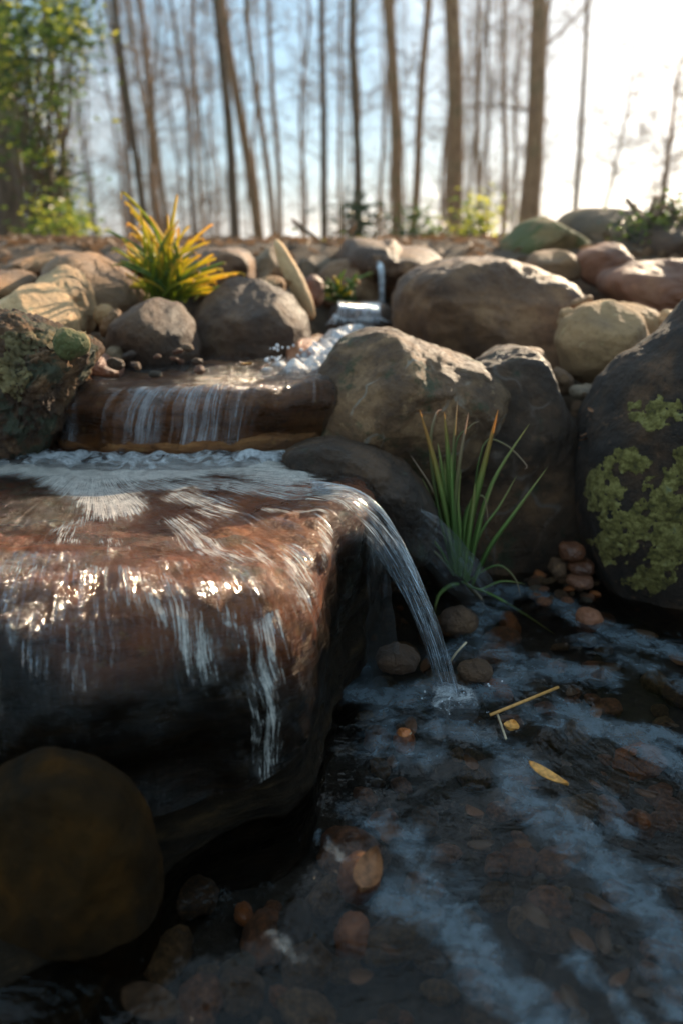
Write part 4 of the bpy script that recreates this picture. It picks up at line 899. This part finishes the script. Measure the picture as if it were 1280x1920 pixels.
# ------------------------------------------------------------------ white water: splashes and droplets
def bubbles(name, label, centres, size, seed, mat):
    rg = random.Random(seed); V, Fc = ico(2); vs, fs = [], []
    for (p, sp, n) in centres:
        for _ in range(n):
            c = p + Vector((rg.gauss(0, sp), rg.gauss(0, sp), abs(rg.gauss(0, sp * .35)))); r = size * rg.uniform(.3, 1.2); k = len(vs)
            o3 = Vector((rg.uniform(0, 90), 0, 0)); vs += [c + v * r * (1 + .35 * noise.noise(v * 1.7 + o3)) for v in V]; fs += [tuple(q + k for q in f) for f in Fc]
    o = mesh_obj(name, vs, fs, mat); tag(o, label, 'water spray', kind='stuff'); return o
N = NT('white_water'); g1 = N.n('ShaderNodeBsdfPrincipled'); g1.inputs['Base Color'].default_value = (.75, .77, .8, 1); g1.inputs['Roughness'].default_value = .15
t1 = N.n('ShaderNodeBsdfTransparent'); ms = N.n('ShaderNodeMixShader'); ms.inputs[0].default_value = .55; N.l(t1.outputs[0], ms.inputs[1]); N.l(g1.outputs[0], ms.inputs[2]); N.l(ms.outputs[0], N.out.inputs[0]); M['white'] = N.m

def ridge(name, label, path, widths, height, seed, mat, n=160, m=26, fq=60, kind='stuff', cat='foam', foamv=.8):
    """lumpy white water heaped along a path: a closed low mound, rough on a small scale"""
    W = [Vector(p) for p in path]; K = len(W) - 1; vs, uv, at = [], [], []; arc = 0; prev = None
    for i in range(n + 1):
        u = i / n * K; k = min(int(u), K - 1); t = u - k; p = W[k].lerp(W[k + 1], t); wv = widths[k] * (1 - t) + widths[k + 1] * t
        tg = (W[k + 1] - W[k]).normalized(); side = Vector((tg.y, -tg.x, 0)).normalized()
        if prev is not None: arc += (p - prev).length
        prev = p; end = min(1, 6 * min(i, n - i) / n)
        for j in range(m + 1):
            f = j / m * 2 - 1; q = p + side * f * wv * .5 * (1 + .35 * noise.noise(Vector((i * .09, f, seed))))
            env = (1 - abs(f) ** 2.2) * end
            h = height * env * (.5 + .75 * noise.noise(Vector((q.x, q.y, q.z)) * fq * .7 + Vector((seed, 0, 0))) + .6 * noise.noise(q * fq * .3) + .08 * noise.noise(q * fq * 2.2))
            vs.append(q + Vector((0, 0, h - .004 * (1 - env)))); uv.append((f * wv * .5, arc)); at.append(foamv * (.35 + .65 * (1 - abs(f) ** 2)) * (.5 + .5 * end))
    fs = [(i * (m + 1) + j, i * (m + 1) + j + 1, (i + 1) * (m + 1) + j + 1, (i + 1) * (m + 1) + j) for i in range(n) for j in range(m)]
    o = mesh_obj(name, vs, fs, mat, uvs=uv, attrs={'foam': at}); tag(o, label, cat, None, kind); return o
M['froth'] = water_mat('froth', (.95, .96, .98), su=70, sv=30, bdist=.006, rough=.08, foam_col=(.95, .96, .97), streak=.4, fine=200, contrast=2.8, soft=.6)
ridge('foam', 'line of lumpy white foam where the middle cascade meets the shelf pool', [(-.72, 1.27, ZS - .003), (-.55, 1.31, ZS - .003), (-.45, 1.30, ZS - .003), (-.3, 1.285, ZS - .003), (-.15, 1.30, ZS - .003), (-.03, 1.33, ZS - .003), (.02, 1.36, ZS - .003)], [.12, .12, .11, .11, .09, .06, .02], .012, 3, M['froth'], n=340, fq=62, foamv=.85)
ridge('splash', 'white splashing water tumbling from the step stone down to the middle ledge', [P(688, 606, 2.2), P(650, 632, 2.02), P(618, 662, 1.84), P(592, 690, 1.66), P(540, 702, 1.56), P(480, 704, 1.5)], [.09, .10, .12, .15, .16, .06], .034, 5, M['froth'], n=240, m=40, fq=44, cat='white water', foamv=1.0)
ridge('splash', 'white water on the step between the two highest falls', [P(610, 606, 2.16), P(660, 603, 2.18), P(738, 600, 2.2)], [.03, .05, .04], .025, 8, M['froth'], n=90, fq=40, cat='white water', foamv=1.1)
ridge('splash', 'white froth on the pool where the jet of water lands', [P(800, 1300, .985), P(845, 1312, .98), P(900, 1318, .97)], [.06, .11, .06], .013, 9, M['froth'], n=90, fq=50, cat='white water', foamv=.75)
bubbles('splash', 'fine droplets and bubbles round the foot of the jet of water', [(P(845, 1305, .985), .016, 26), (P(870, 1325, .97), .03, 14)], .0015, 6, M['white'])
bubbles('splash', 'droplets thrown up above the middle cascade', [(P(x, y, d), s, 10) for x, y, d, s in [(585, 680, 1.62, .03), (600, 660, 1.7, .03), (518, 655, 1.6, .012), (620, 640, 1.8, .03), (515, 675, 1.58, .015), (560, 690, 1.56, .02)]], .0038, 1, M['white'])
M['whitefall'] = water_mat('white_trickle', (.95, .96, .98), su=260, sv=10, bdist=.004, rough=.1, foam_col=(.8, .84, .88), streak=.7, fine=90, foam_max=.8)
o = jet('falling_water', [P(700, 494, 2.50), P(712, 500, 2.42), P(715, 545, 2.40), P(712, 602, 2.39)], [.018, .018, .014, .022], .0025, M['whitefall'], .65); tag(o, kind='structure')
o = jet('falling_water', [P(672, 566, 2.34), P(674, 572, 2.20), P(672, 603, 2.17)], [.11, .11, .11], .0015, M['whitefall'], .55); tag(o, kind='structure')

# ------------------------------------------------------------------ the air
def build_haze():
    bm = bmesh.new(); bmesh.ops.create_cube(bm, size=1.0)
    me = bpy.data.meshes.new('haze'); bm.to_mesh(me); bm.free()
    o = bpy.data.objects.new('haze', me); COL.objects.link(o); o.scale = (9000, 9000, 200); o.location = (0, 0, -80)
    m = bpy.data.materials.new('haze'); m.use_nodes = True; t = m.node_tree; t.nodes.clear()
    ou = t.nodes.new('ShaderNodeOutputMaterial'); v = t.nodes.new('ShaderNodeVolumePrincipled')
    v.inputs['Color'].default_value = (.9, .93, .97, 1); v.inputs['Density'].default_value = .001; v.inputs['Anisotropy'].default_value = .75
    t.links.new(v.outputs[0], ou.inputs['Volume']); me.materials.append(m); tag(o, kind='stuff')
build_haze()
